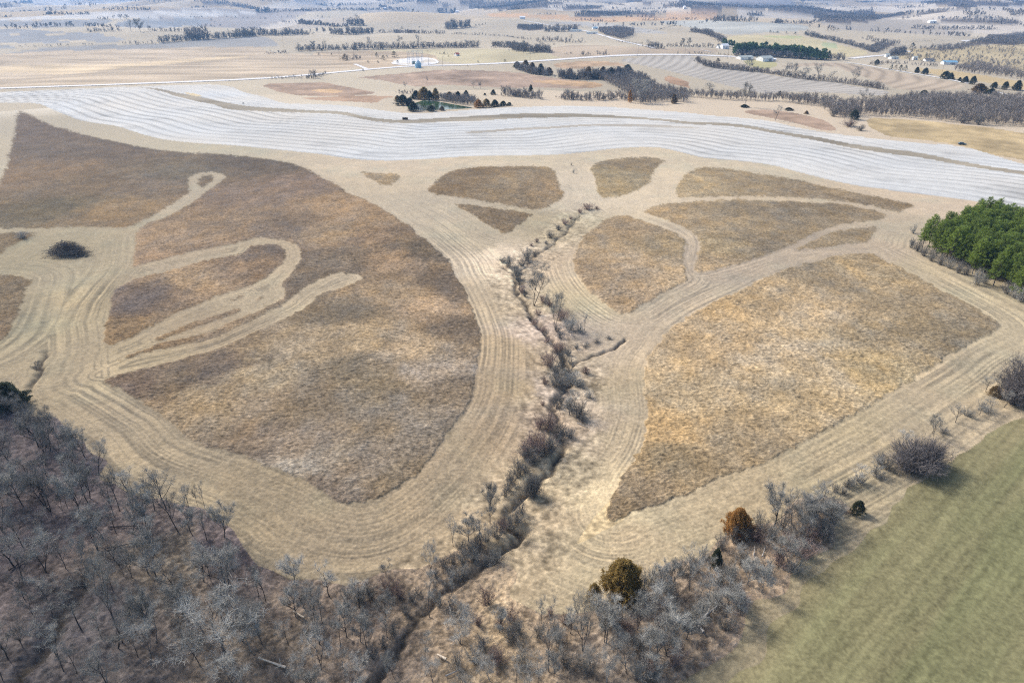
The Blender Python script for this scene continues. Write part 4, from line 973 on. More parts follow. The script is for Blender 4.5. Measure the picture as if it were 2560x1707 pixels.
    if t[0] == 'D': 
        shrub(t[0]+' '+t[1], 90, 45, TWIG_PALE, words='pale'); continue
    if t[4].endswith('!'): shrub(t[0]+' '+t[1], float(t[2]), float(t[3]), TW[c], thick=True, label='lone dark rounded bush on the pale grass beside the creek bend')
    else:
        k_ = .72 if t[0] == 'B' else 1.0 if t[0] == 'E' or (t[0] == 'H' and float(t[1].split(',')[1]) < 830) else 1.0
        shrub(t[0]+' '+t[1], float(t[2])*k_, float(t[3])*k_, TW[c], words=TWW[c])
loc = at('F 1560,1370')[0]
def thicket(spec, wp, hp, label):
    loc = at(spec)[0]; s = CROPS[spec.split()[0]][2]*mpp(loc)
    o = plant('thicket', THICK[0], loc, hp*s/hfac(loc), wp*s, BARK_DARK, TWIG_THICK, parts=('stem', 'crown'))
    tag(o, label, 'thicket', 'dense dark thickets by the green field')
thicket('F 1515,1370', 290, 140, 'big round dark thicket standing alone beside the green field edge')
thicket('F 1600,1345', 225, 150, 'rounded dark thicket grown against the lone big one, nearer the pines')
thicket('F 2260,920', 300, 250, 'tall dark thicket at the far end of the green field hedge')
thicket('F 2180,940', 170, 150, 'lower dark thicket grown against the tall one at the hedge end')

# ---- cedars
CDN = 0
def cedar(spec, wp, hp, mat, words, label=None, kind=None, group='cedars', far=False):
    global CDN
    loc = at(spec)[0]; s = CROPS[spec.split()[0]][2]*mpp(loc)
    if kind is None: kind = (CEDAR_FAR if far else CEDARS)[CDN % (2 if far else 3)]
    CDN += 1
    o = plant('cedar', kind, loc, max(1.0, hp*s/hfac(loc)), wp*s, BARK_DARK, mat)
    if label: tag(o, label, 'tree', group)
    else: enroll('cedar', o, f'{words} cedar', 'tree', group)
cedar('I 300,1000', 250, 205, CED_OLIVE, '', 'big round olive cedar with brownish shoots standing in pale grass', CEDAR_BIG)
cedar('I 115,1050', 110, 120, CED_OLIVE, '', 'small olive cedar close beside the big round one', CEDARS[2])
cedar('I 1050,590', 170, 150, CED_ORANGE, '', 'orange-brown cedar on the upper edge of the grey thicket', CEDAR_BIG)
cedar('I 910,800', 80, 110, CED_DARK, '', 'small dark green cedar half hidden in the grey hedge', CEDARS[1])
cedar('I 1835,460', 95, 85, CED_DARK, '', 'low dark bushy cedar at the hedge gap by the green field', CEDARS[2])
cedar('D 65,1215', 210, 150, CED_DARK, '', 'dark green cedar at the upper corner of the wood beside the dry gully', CEDAR_BIG)
cedar('F 2055,885', 85, 65, CED_RUST, '', 'small rusty cedar on the bank below the dark hedge', CEDARS[2])
CM = {'D': (CED_DARK, 'dark'), 'O': (CED_OLIVE, 'olive'), 'R': (CED_RUST, 'rusty'), 'N': (CED_ORANGE, 'orange-brown')}
for a in ('B 385,295 95 62 D', 'B 350,270 45 35 R', 'B 470,255 70 50 D', 'B 525,258 85 75 O', 'B 560,265 50 60 D', 'B 600,262 60 70 O', 'B 690,262 60 50 R', 'B 745,265 45 55 D', 'B 798,240 40 38 D', 'B 455,335 70 55 D', 'B 570,335 60 35 D', 'B 640,330 40 25 R', 'B 880,312 60 50 N', 'B 930,310 60 52 O', 'B 985,305 60 42 D', 'B 1040,302 50 32 D', 'B 1080,300 35 22 D', 'B 430,290 60 40 D',
          'B 975,228 35 32 D', 'B 920,232 18 15 D', 'B 1185,65 60 58 R', 'B 1130,50 50 35 D', 'B 1230,85 55 62 R', 'B 1285,95 60 62 D', 'B 1340,98 50 45 R', 'B 1425,112 50 38 R', 'B 1475,118 60 55 D', 'B 1530,125 28 32 D', 'B 1595,125 60 75 R', 'B 1640,125 55 50 D', 'B 1690,115 60 65 R', 'B 1740,120 60 65 D', 'B 1790,110 55 60 R', 'B 1850,80 75 45 D', 'B 1865,280 30 75 N', 'B 2155,285 45 55 R', 'B 1220,210 30 45 D',
          'C 1135,390 65 60 D', 'C 825,355 30 22 R', 'C 830,260 40 35 D', 'C 710,330 60 18 D', 'C 420,310 60 18 D', 'C 650,235 30 30 D', 'C 1590,235 60 35 D', 'C 1950,215 110 55 R', 'C 2030,225 70 35 D', 'C 1285,30 35 30 D', 'C 1545,85 35 35 D', 'C 1600,95 45 40 D', 'C 1730,125 65 48 D', 'C 1765,130 45 42 D', 'C 1860,150 45 40 D', 'C 1910,160 45 50 D', 'C 1825,140 28 24 D', 'C 2050,185 45 38 D', 'C 2120,195 45 50 D', 'C 2200,200 60 60 D',
          'J3 1130,645 45 48 D', 'J3 1170,650 45 50 R', 'J3 1215,655 50 55 D', 'J3 1260,660 45 55 D', 'J3 985,608 45 48 D', 'J3 1320,470 70 70 D', 'J3 1390,540 40 36 D', 'J3 1450,545 50 45 D', 'J3 18,302 28 24 D', 'J3 50,305 16 14 D', 'J3 85,305 34 18 D', 'J3 168,312 24 20 D', 'J3 250,318 28 22 D', 'J3 345,328 26 26 D', 'J3 408,345 40 34 D', 'J3 455,356 28 32 D', 'J3 495,362 34 34 D', 'J3 380,248 24 22 D', 'J3 468,258 24 28 D', 'J3 640,282 30 22 D',
          'J2 1442,234 20 18 D', 'J2 1500,244 30 18 D', 'J2 1545,248 22 16 D', 'J2 1640,262 16 18 D', 'J2 1680,272 40 24 D', 'J2 1720,280 18 14 D', 'J2 385,418 18 20 D', 'J2 1522,500 22 24 D', 'J2 1448,425 18 26 D', 'J2 1690,560 34 30 D', 'J2 1885,610 80 70 R', 'J2 605,725 30 45 D',
          'J1 820,562 65 62 R', 'J1 1110,535 40 48 D', 'J1 1270,532 62 56 D', 'J1 1302,588 32 32 D', 'J1 1170,555 50 42 D', 'J1 1205,535 26 28 D', 'J1 578,508 24 22 D', 'J1 985,656 22 18 D', 'J1 695,510 18 22 D', 'J1 1030,580 30 20 D', 'J1 1120,580 24 20 D', 'J1 2040,580 20 22 D', 'J1 2288,572 28 26 D', 'J1 1945,612 18 14 D', 'J1 1730,500 26 22 D', 'J1 1770,525 22 16 D', 'J1 900,462 36 20 D', 'J1 600,470 18 16 D', 'J1 935,468 14 14 D',
          'J1 40,175 14 16 D', 'J1 85,175 26 12 D', 'J1 235,165 14 14 D', 'J1 290,160 18 16 D', 'J1 327,160 14 14 D', 'J1 382,158 14 14 D', 'J1 570,158 16 14 D', 'J1 610,162 26 14 D', 'J1 672,164 14 12 D', 'J1 805,200 18 30 D', 'J1 2110,228 16 16 D', 'J1 2080,232 16 14 D', 'J1 2050,236 20 14 D', 'J1 2020,240 18 14 D', 'J1 1965,250 30 20 D', 'J1 1900,262 16 16 D', 'J1 1685,314 20 16 D', 'J1 1500,256 18 12 D', 'J1 1580,258 16 12 D', 'J1 1340,265 24 18 D',
          'J0 1365,175 18 18 D', 'J0 1480,172 18 14 D', 'J0 2085,164 22 12 D', 'J0 2125,166 12 10 D', 'J0 2165,170 18 16 D', 'J0 2235,174 14 16 D', 'J0 2275,174 18 14 D', 'J0 1942,192 26 18 D', 'J0 1975,215 16 14 D', 'J0 1940,244 24 16 D', 'J0 1970,250 18 12 D', 'J0 2025,240 20 16 D', 'J0 2092,280 16 14 D', 'J0 830,62 24 18 D', 'J0 960,95 30 26 D', 'J0 2235,958 18 18 D'):
    t = a.split(); m, wds = CM[t[4]]
    f = t[0].startswith('J')
    cedar(t[0]+' '+t[1], float(t[2]), float(t[3]), m, wds, far=f, group='cedars scattered over the far farmland' if f else 'cedars round the pond and hedges')

# ---- the pine grove
g = random.Random(5)
for i, p in enumerate(fill('Q 290,900 420,960 560,1040 820,1160 1050,1260 1250,1390 1420,1460 1700,1600 2100,1700 2300,1100 1900,860 1560,800 1350,690 1100,630 860,690 620,790 420,850', 4.3, .38, 9)):
    h = g.uniform(12.3, 15.0); o = plant('pine_tree', g.choice(PINES), p, h, 0, BARK_DARK, PINE_G, .03); o.scale.x = o.scale.y = o.scale.x*g.uniform(.95, 1.2)
    enroll('pine', o, 'bright green pine of the dense grove', 'tree', 'pines of the dense green grove')
# ================================================================ masses nobody could count
def merged(name, base_list, P, S, rot, mat, label, cat):
    """many small plants fused into one mass; base_list: unit plants (verts,(n,4) faces)"""
    VV, FF = [], []; off = 0
    pick = rng.integers(0, len(base_list), len(P))
    for k, (v, f) in enumerate(base_list):
        idx = np.nonzero(pick == k)[0]
        if len(idx) == 0: continue
        c, s = np.cos(rot[idx])[:, None], np.sin(rot[idx])[:, None]
        x = (v[None, :, 0]*c - v[None, :, 1]*s)*S[idx, 0:1] + P[idx, 0:1]
        y = (v[None, :, 0]*s + v[None, :, 1]*c)*S[idx, 0:1] + P[idx, 1:2]
        z = v[None, :, 2]*S[idx, 1:2] + P[idx, 2:3]
        VV.append(np.stack([x, y, z], 2).reshape(-1, 3))
        FF.append((np.arange(len(idx))*len(v))[:, None, None] + f[None] + off); off += len(idx)*len(v)
    F = np.concatenate([q.reshape(-1, 4) for q in FF])
    o = link(name, mesh_from(name, np.concatenate(VV), F), mat); tag(o, label, cat, kind='stuff'); return o

def unit_tree(seed, n, w, trunk=.02):
    """leafless tree of height 1 and crown radius about .35, made of thin limbs"""
    r = np.random.default_rng(seed)
    a = [np.array([[0, 0, -.03]])]; b = [np.array([[0, 0, .62]])]
    z = r.uniform(.16, .72, n); az = r.uniform(0, 2*PI, n); el = r.uniform(.55, 1.3, n); L = r.uniform(.18, .46, n)
    p = np.stack([.16*r.normal(size=n)*z, .16*r.normal(size=n)*z, z], 1)
    d = np.stack([np.cos(az)*np.cos(el), np.sin(az)*np.cos(el), np.sin(el)], 1)
    a.append(p); b.append(p+d*L[:, None])
    m = n*2
    k = r.integers(0, n, m); p2 = p[k] + d[k]*(L[k]*r.uniform(.3, 1, m))[:, None]; d2 = nrm(d[k] + r.normal(0, .55, (m, 3)) + [0, 0, .2])
    a.append(p2); b.append(p2+d2*r.uniform(.08, .22, (m, 1)))
    A, B = np.concatenate(a), np.concatenate(b)
    B[:, 2] = np.minimum(B[:, 2], 1.0 - r.random(len(B))*.08)
    W = np.full((len(A), 1), w); W[0] = trunk; W[1:n+1] *= 1.5
    return ribbons(A, B, W, W*.6, r)
U_NEAR = [unit_tree(600+i, 46, .0065) for i in range(4)]
U_FAR = [unit_tree(620+i, 28, .011) for i in range(4)]
U_BLUR = [unit_tree(640+i, 15, .030) for i in range(3)]
def unit_brush(seed, n, w):
    r = np.random.default_rng(seed); az = r.uniform(0, 2*PI, n); el = r.uniform(.4, 1.5, n); L = r.uniform(.4, 1.0, n)
    p = np.stack([r.normal(0, .3, n), r.normal(0, .3, n), 0*az], 1); d = np.stack([np.cos(az)*np.cos(el), np.sin(az)*np.cos(el), np.sin(el)], 1)
    q = p+d*L[:, None]; k = r.integers(0, n, n*2); p2 = p[k]+d[k]*(L[k]*r.uniform(.3, .9, n*2))[:, None]; d2 = nrm(d[k]+r.normal(0, .6, (n*2, 3)))
    A = np.concatenate([p, p2]); B = np.concatenate([q, p2+d2*r.uniform(.15, .45, (n*2, 1))]); B[:, 2] = np.abs(B[:, 2])
    return ribbons(A, B, np.full((len(A), 1), w), np.full((len(A), 1), w*.6), r)
U_BRUSH = [unit_brush(660+i, 24, .006) for i in range(4)]

def mass(name, P, hr, wr, units, mat, label, cat='woods'):
    n = len(P); h = rng.uniform(*hr, n)*(1+.25*np.clip(fbm(P[:, 0]/40, P[:, 1]/40, 701, 2), -.6, .6)); w = h*rng.uniform(*wr, n)
    return merged(name, units, P, np.stack([w, h], 1), rng.uniform(0, 2*PI, n), mat, label, cat)
FAR_TWIG = material('far_grey_twigs', (.25, .225, .20), .95, .2, .05, .05)
FAR_DARK = material('far_dark_twigs', (.23, .215, .195), .95, .2, .05, .05)
UNDER = material('undergrowth_twigs', (.25, .235, .20), .95, .4, .25, .05)
UNDER_DARK = material('dark_undergrowth_twigs', (.19, .178, .155), .95, .4, .25, .05)
# undergrowth of the near woods
P = fill('W -120,930 40,945 110,980 180,1010 225,1070 290,1130 400,1160 490,1185 535,1225 575,1285 600,1330 500,1450 300,1640 -120,1640', 2.4, .5, 21)
mass('undergrowth', P, (.7, 2.3), (.5, .9), U_BRUSH, UNDER_DARK, 'dark leafless undergrowth filling the floor of the wood', 'undergrowth')
P = fill('W 575,1290 660,1320 740,1350 830,1365 900,1320 1060,1280 1110,1260 1150,1330 1060,1450 900,1640 300,1640 500,1450', 1.9, .5, 22)
mass('undergrowth', P, (.5, 1.7), (.5, .9), U_BRUSH, UNDER, 'grey-brown leafless undergrowth between the wood and the creek', 'undergrowth')
P = fill('W 1150,1410 1240,1420 1340,1415 1480,1400 1560,1310 1660,1250 1760,1190 1850,1150 1950,1180 1930,1215 1870,1285 1770,1340 1710,1405 1680,1475 1590,1535 1500,1640 950,1640 1050,1480', 1.8, .5, 23)
mass('undergrowth', P, (.5, 1.8), (.5, .9), U_BRUSH, UNDER, 'pale grey leafless undergrowth of the hedge beside the green field', 'undergrowth')
cb = []
for c in (CREEKS[2], CREEKS[0]):
    for (a, b) in zip(c[:-1], c[1:]):
        L = math.hypot(*(b-a)); k = int(L*(2.6 if a[1] > 150 else 1.3))
        t = rng.random((k, 1)); cb.append(a+(b-a)*t + rng.normal(0, 1.3, (k, 2)))
cb = np.concatenate(cb); cb = cb[rng.random(len(cb)) < .75]
P = np.concatenate([cb, height(cb[:, 0], cb[:, 1])[:, None]], 1)
mass('creek_brush', P, (.4, 1.6), (.5, 1.0), U_BRUSH, UNDER_DARK, 'low dark brush lining the winding creek bed', 'undergrowth')

# tree lines and woods beyond the stubble field: foot line, depth (m), height px of its crop, spacing (m)
def treeline(spec, depth, hp, spacing, mat=FAR_TWIG, units=None, label='', sm=False):
    crop = spec.split()[0]
    L = line(spec, 8.0); d = np.hypot(L[:, 0], L[:, 1])
    keep = np.concatenate([[True], np.abs(np.diff(d)) < .25*d[1:]]); L = L[keep]
    pts = []
    for a, b in zip(L[:-1], L[1:]):
        ln = math.hypot(b[0]-a[0], b[1]-a[1])
        if ln > .3*np.hypot(*a[:2]): continue
        n = ln*max(1, depth/spacing)/spacing; k = int(n) + (rng.random() < n-int(n))
        t = rng.random((k, 1)); q = a[:2] + (b[:2]-a[:2])*t
        away = nrm(q); pts.append(q + away*rng.uniform(0, depth, (k, 1)))
    if not pts: return
    q = np.concatenate(pts); q = q[fbm(q[:, 0]/30, q[:, 1]/30, 705, 2) > -.52]
    P = np.concatenate([q, height(q[:, 0], q[:, 1])[:, None]], 1)
    s = CROPS[crop][2]*mpp(L.mean(0)); h = hp*s
    r_ = np.hypot(*L.mean(0)[:2])
    if units is None: units = U_NEAR if r_ < 900 else U_FAR if r_ < 2200 else U_BLUR
    # a closed shrub layer at the foot, taller crowns standing out of it
    m2 = max(1, int(len(P)*1.1)); P2 = P[rng.integers(0, len(P), m2)].copy(); P2[:, :2] += rng.normal(0, spacing*.7, (m2, 2)); P2[:, 2] = height(P2[:, 0], P2[:, 1])
    A = np.concatenate([P, P2]); n = len(P); hh = np.concatenate([rng.uniform(h*.4, h*1.1, n)*(1+.3*np.clip(fbm(P[:, 0]/40, P[:, 1]/40, 701, 2), -.6, .6)), rng.uniform(h*.18, h*.42, m2)])
    ww = np.concatenate([hh[:n]*rng.uniform(.7, 1.2, n), hh[n:]*rng.uniform(1.3, 2.4, m2)])
    merged('treeline', units, A, np.stack([ww, hh], 1), rng.uniform(0, 2*PI, len(A)), mat, label, 'woods')
def woods(spec, h, spacing, mat, label, units=None, wr=(.65, 1.1)):
    P = fill(spec, spacing, .5, int(rng.integers(1e6)))
    if len(P) > 7000: P = P[rng.permutation(len(P))[:7000]]
    if len(P) == 0: return
    r_ = np.median(np.hypot(P[:, 0], P[:, 1]))
    mass('woods', P, (h*.6, h*1.1), wr, units or (U_NEAR if r_ < 900 else U_FAR if r_ < 2200 else U_BLUR), mat, label)
woods('C 0,240 200,258 400,268 650,275 900,310 1000,365 1080,398 1180,368 1450,375 1750,405 1950,425 2247,440 2500,455 2500,290 2247,270 2000,262 1800,255 1500,262 1400,275 1250,290 1100,295 800,270 500,258 200,240 0,235', 9, 4.6, FAR_TWIG, 'broad grey leafless woodland strip running below the striped field')
woods('B 1640,112 1760,95 1900,100 1980,130 2050,190 2247,225 2247,285 2100,272 1950,295 1880,268 1840,225 1760,180 1680,140', 8, 4.2, FAR_TWIG, 'grey leafless grove between the cedars and the woodland strip')
treeline('B 1410,262 1500,265 1600,268 1700,268 1800,262 1900,270', 14, 58, 3.6, label='grey thicket row along the top of the stubble field')
treeline('B 1030,238 1120,242 1200,255 1290,258', 16, 55, 3.4, label='grey thicket row beyond the pond')
woods('B 640,250 720,250 800,250 860,270 880,295 800,300 700,285 620,270', 6.5, 3.0, FAR_TWIG, 'pale grey saplings crowding the far bank of the pond')
treeline('B 1120,62 1230,98 1340,108', 10, 48, 3.2, FAR_DARK, label='grey brush mixed into the row of rusty cedars')
treeline('B 1390,120 1530,132 1700,128 1860,112', 12, 60, 3.2, FAR_DARK, label='dark grey brush mixed into the cedar grove')
treeline('B 350,222 420,225 500,225', 8, 28, 3, label='low grey scrub row above the pond')
treeline('B 470,335 540,335 600,332', 4, 45, 2.2, TWIG_PALE, label='pale whitish willow scrub on the near pond bank')
treeline('C 185,48 300,62 450,75 600,95 700,115 850,135 1000,148 1100,160 1250,185 1330,197', 9, 38, 3.2, label='bare hedge above the striped stubble field')
treeline('J2 1690,568 1800,625 2100,655 2352,680', 10, 55, 3.6, label='leafless hedge in front of the white sheds')
treeline('J1 370,478 700,462 1100,460 1500,450 2050,440', 18, 62, 5.5, FAR_DARK, label='long dark line of bare trees beyond the substation')
treeline('J1 2170,440 2352,440 J2 130,488 350,488', 20, 60, 5.5, FAR_DARK, label='dark line of bare trees near the far road bend')
treeline('J1 100,505 200,500 290,490', 10, 32, 5, label='low scrub row at the end of the pale field')
treeline('J1 130,732 250,728 420,725 560,722 640,690', 8, 35, 4.2, FAR_DARK, label='dark scrub along the gravel road ditch')
treeline('J1 480,728 560,722', 8, 75, 4, FAR_DARK, label='taller dark thicket on the gravel road bank')
treeline('J0 1450,402 1700,380 2050,360 2352,340', 20, 60, 6.5, FAR_DARK, label='dark tree line along the blue-grey field')
treeline('J0 1700,375 1900,365', 20, 120, 7, FAR_TWIG, label='tall bare trees rising from the dark tree line')
treeline('J0 2180,345 2352,335', 20, 80, 7, FAR_DARK, label='tall dark clump ending the blue-grey field line')
treeline('J1 0,332 280,330 500,322', 24, 55, 6.5, FAR_DARK, label='dense dark tree line on the middle ridge')
treeline('J1 690,318 850,325 1080,310', 24, 60, 6.5, FAR_DARK, label='dark tree line continuing on the middle ridge')
treeline('J0 800,298 950,296 1100,292', 12, 38, 6, FAR_DARK, label='low dark thicket row in the blue-grey fields')
treeline('J0 1360,292 1500,292 1700,298 1900,300', 12, 40, 6, FAR_DARK, label='bare thicket row at the foot of the far blue-grey field')
treeline('J0 1120,412 1300,410 1440,408', 10, 30, 6, FAR_DARK, label='short scrub row below the blue-grey terraces')
treeline('J0 510,430 640,430', 8, 25, 6, label='small scrub clump on the field margin'); treeline('J0 760,420 850,418', 8, 20, 6, FAR_DARK, label='small dark scrub clump on the field margin')
treeline('J0 430,138 640,140 850,138', 16, 30, 9, FAR_DARK, label='broken row of bare trees on the whitish field'); treeline('J0 0,165 110,160', 16, 25, 9, FAR_DARK, label='small clump of trees on the whitish field edge')
treeline('J0 950,98 1200,97 1390,96', 16, 30, 10, FAR_DARK, label='row of bare trees on the far tan ridge'); treeline('J0 1390,96 1800,96 2352,104', 8, 8, 12, FAR_DARK, label='thin dark hedge line on the far ridge')
treeline('J0 900,182 1000,183', 10, 28, 7, FAR_DARK, label='short scrub row on the blue-grey terrace'); treeline('J0 1740,165 1870,162', 10, 14, 7, FAR_DARK, label='low scrub row on the far field corner')
woods('J0 1780,20 1950,35 2352,95 2352,70 2200,40 2000,12 1780,4', 11, 14, FAR_DARK, 'far dark blue wood on the outer skyline slope')
woods('J0 -200,80 0,62 150,40 300,24 300,10 0,40 -200,60', 11, 14, FAR_DARK, 'far dark blue wood on the outermost slope')
treeline('J1 0,115 150,118 400,108 700,100 1100,97 1400,100', 20, 26, 10, FAR_DARK, label='dark tree row along the far ridge foot'); treeline('J1 0,118 120,116', 20, 60, 10, FAR_DARK, label='dark clump at the end of the far ridge row')
treeline('J1 540,54 800,52 1030,52', 16, 24, 13, FAR_DARK, label='broken tree row on the distant pale field'); treeline('J1 1130,62 1190,72 1250,94', 16, 26, 12, FAR_DARK, label='dark trees by the distant farm lane')
treeline('J1 400,222 520,232 640,238', 14, 38, 7, label='bare tree clumps on the ridge pasture'); treeline('J1 640,245 760,252 850,255', 12, 34, 6.5, FAR_DARK, label='scrub along the ridge pasture ditch'); treeline('J1 840,240 1000,238', 16, 60, 7, FAR_DARK, label='tall dark clump on the ridge pasture')
treeline('J1 1130,308 1340,304 1540,315 1730,314', 14, 34, 6.5, label='pale scrub row on the middle pasture'); treeline('J1 1740,270 1850,268 1960,255', 24, 75, 7, FAR_DARK, label='dense rounded grove alone on the pale pasture')
treeline('J1 1800,320 2000,325 2100,325', 12, 22, 6.5, label='thin scrub on the middle pasture'); treeline('J1 1780,440 1860,440 2040,442', 14, 40, 6, FAR_DARK, label='bare trees near the far road bend hedge')
treeline('J1 780,560 850,555 960,550', 14, 45, 5, label='grey scrub around the roadside cedars'); treeline('J1 1650,500 1730,505 1820,505', 8, 16, 5, FAR_DARK, label='low rough scrub by the red-roofed hut')
woods('J1 1480,30 1820,66 1750,40 1600,8 1480,8', 11, 16, FAR_DARK, 'far blue wood on the distant slope'); treeline('J1 1560,118 1830,120', 24, 40, 12, FAR_DARK, label='blue tree belt below the distant fields')
woods('J1 1830,8 2352,8 J2 0,10 550,20 300,66 0,92 J1 2352,92 2000,85 1900,50', 12, 18, FAR_DARK, 'broad far blue wood across the distant valley')
woods('J2 300,72 600,55 850,75 800,82 500,88 300,85', 11, 16, FAR_DARK, 'blue wood at the foot of the pale distant knoll')
woods('J2 1030,8 1300,40 1400,66 1800,84 2352,84 2352,45 1900,30 1600,18 1400,45 1200,20 1100,5', 12, 18, FAR_DARK, 'long far blue wood behind the pale knolls')
woods('J2 560,132 800,105 1100,112 1400,112 1450,128 1100,140 800,158 580,155', 10, 13, FAR_DARK, 'blue woodland belt behind the orange field')
treeline('J2 230,140 430,140', 16, 18, 10, FAR_DARK, label='low trees behind the orange field')
treeline('J2 1200,195 1300,190 1500,186 1690,188', 12, 24, 8, FAR_DARK, label='trees along the end of the orange field'); treeline('J2 570,192 650,192 860,205 960,205', 12, 24, 8, label='bare trees on the orange field margin')
treeline('J2 1820,195 2000,200 2250,205', 20, 55, 8, FAR_DARK, label='tall dark hedge beyond the pale green-grey field'); treeline('J2 2150,150 2240,152 2300,150', 20, 45, 9, FAR_DARK, label='dark grove on the distant knoll'); treeline('J2 1600,132 1800,135', 14, 16, 10, FAR_DARK, label='thin tree line on the distant knoll')
woods('J2 45,268 150,285 290,275 280,250 60,245', 9, 6, FAR_DARK, 'dark rounded wood beside the far gravel road'); treeline('J2 300,298 450,295 600,290', 24, 75, 7, FAR_DARK, label='dark farmstead trees beside the far gravel road')
woods('J2 780,292 900,340 1010,365 1110,335 1120,290 950,275', 11, 6, FAR_TWIG, 'pale leafless grove beside the gravel road farmstead')
treeline('J2 220,385 430,385 500,388', 10, 45, 5.5, label='bare trees on the pasture below the farmstead'); treeline('J2 490,402 560,398 650,395', 10, 45, 5.5, FAR_DARK, label='dark pasture trees below the farmstead')
treeline('J2 0,478 150,475 350,488', 22, 70, 5.5, FAR_DARK, label='dense thicket beyond the far road rise'); treeline('J2 500,505 550,505', 8, 35, 4, label='small round thicket by the road'); treeline('J2 630,518 720,516', 8, 40, 4, label='low thicket on the road verge'); treeline('J2 780,516 880,512', 8, 40, 4, label='ragged thicket on the road verge near the rise')
treeline('J2 1240,440 1400,458', 20, 60, 5, FAR_DARK, label='dark thicket at the road fork'); treeline('J2 1420,435 1650,438 1900,442', 12, 40, 5.5, FAR_DARK, label='tree row between the road fork and the white farmhouse')
treeline('J2 1640,300 1750,310 1860,345 1950,405', 20, 48, 6, FAR_DARK, label='tree belt descending behind the white farmhouse'); treeline('J2 1600,498 1850,505 2060,515', 6, 22, 4, FAR_DARK, label='low dark hedge along the road by the sheds')
PINE_FAR = material('far_pine_green', (.095, .15, .06), .8, .2, .05, .1)
def unit_pine(seed):
    r = np.random.default_rng(seed); n = 70; u = r.random(n); z = .25+.72*u; az = r.uniform(0, 2*PI, n); rr = .30*(1-u)**.6*np.sqrt(r.random(n))+.03
    C = np.stack([rr*np.cos(az), rr*np.sin(az), z], 1); return leaf_cloud(r, C, .03*np.ones(n), 2, .16, .5, .2)
U_PINE = [unit_pine(680+i) for i in range(3)]
def far_pines(spec, depth, hp, sp):
    L = line(spec, 6.0); g = random.Random(hp)
    o = None
    for a, b in zip(L[:-1], L[1:]):
        pass
    q = []
    for a, b in zip(L[:-1], L[1:]):
        ln = math.hypot(b[0]-a[0], b[1]-a[1]); k = max(1, int(ln*max(1, depth/sp)/sp)); t = rng.random((k, 1)); c = a[:2]+(b[:2]-a[:2])*t; q.append(c+nrm(c)*rng.uniform(0, depth, (k, 1)))
    q = np.concatenate(q); P = np.concatenate([q, height(q[:, 0], q[:, 1])[:, None]], 1); h = hp*CROPS[spec.split()[0]][2]*mpp(L.mean(0))
    mass('pine_belt', P, (h*.7, h*1.1), (.8, 1.2), U_PINE, PINE_FAR, 'green pine belt sheltering the white sheds', 'woods')
far_pines('J2 2040,515 2200,505 2352,520 J3 0,520 250,540 450,555 550,560', 22, 95, 5)
treeline('J2 2050,520 2352,525 J3 0,530 300,548 560,560 700,562', 24, 62, 5, FAR_DARK, label='dark bare trees mixed into the pine belt')
far_pines('J2 1930,430 2040,440', 14, 70, 5)
treeline('J3 340,325 500,362 800,432 950,482', 18, 46, 5.5, FAR_DARK, label='tree belt descending to the gravel road'); woods('J3 780,325 1000,385 1230,412 1100,430 1000,490 900,470 1020,400', 9, 6, FAR_DARK, 'forked woodland belt between the pale fields')
treeline('J3 1340,270 1560,275 1800,275 2090,278', 18, 34, 7.5, FAR_DARK, label='dark hedge across the wide tan field'); treeline('J3 540,290 620,292', 14, 36, 7, FAR_DARK, label='short dark belt at the pale field corner')
woods('J3 0,50 300,62 700,112 950,102 1000,150 1700,92 1700,106 1100,165 850,212 530,210 400,132 0,106', 12, 17, FAR_DARK, 'large far blue wood sweeping across the distant valley')
woods('J3 1500,185 1800,170 2100,165 2352,215 2352,255 1900,212', 11, 14, FAR_DARK, 'far blue wood above the wide tan field'); woods('J3 1400,24 1700,60 1800,95 1900,60 2352,60 2352,15 1700,8', 12, 22, FAR_DARK, 'farthest blue wood under the horizon')
treeline('J3 60,215 300,225 520,205', 18, 38, 9, FAR_DARK, label='dark grove on the far pale slope'); treeline('J3 660,65 800,80 1000,90', 18, 20, 14, FAR_DARK, label='distant blue tree row on the plain'); treeline('J3 1230,180 1380,160', 18, 30, 10, FAR_DARK, label='small blue grove on the distant knoll')
woods('J3 1350,462 1700,460 1950,405 2352,420 2352,315 2050,350 1800,420', 9, 6.5, FAR_DARK, 'grey-blue wood along the far gravel road'); woods('J3 1680,650 1900,605 2352,690 2500,720 2500,770 2352,740', 8, 6, FAR_TWIG, 'grey wood on the slope below the blue-roofed shed')
P = fill('J3 1150,470 1500,455 2352,420 2500,430 2500,680 2352,650 1900,602 1500,600 1150,560', 17, .6, 33)
mass('pasture_scrub', P, (3, 7), (.8, 1.3), U_FAR, FAR_DARK, 'scattered bare scrub dotting the savanna pasture', 'scrub')
P = fill('C 1600,400 2247,445 2500,460 2500,260 2247,330 1900,360', 11, .6, 34)
mass('pasture_scrub', P, (2, 5), (.8, 1.3), U_NEAR, FAR_TWIG, 'scattered grey scrub on the pasture beyond the woodland strip', 'scrub')
treeline('J3 1110,520 1260,500', 20, 70, 5, FAR_DARK, label='dark farmstead trees by the gravel road'); treeline('J3 930,600 1150,590 1350,605 1560,620', 14, 30, 5, label='thin scrub around the blue-roofed shed')

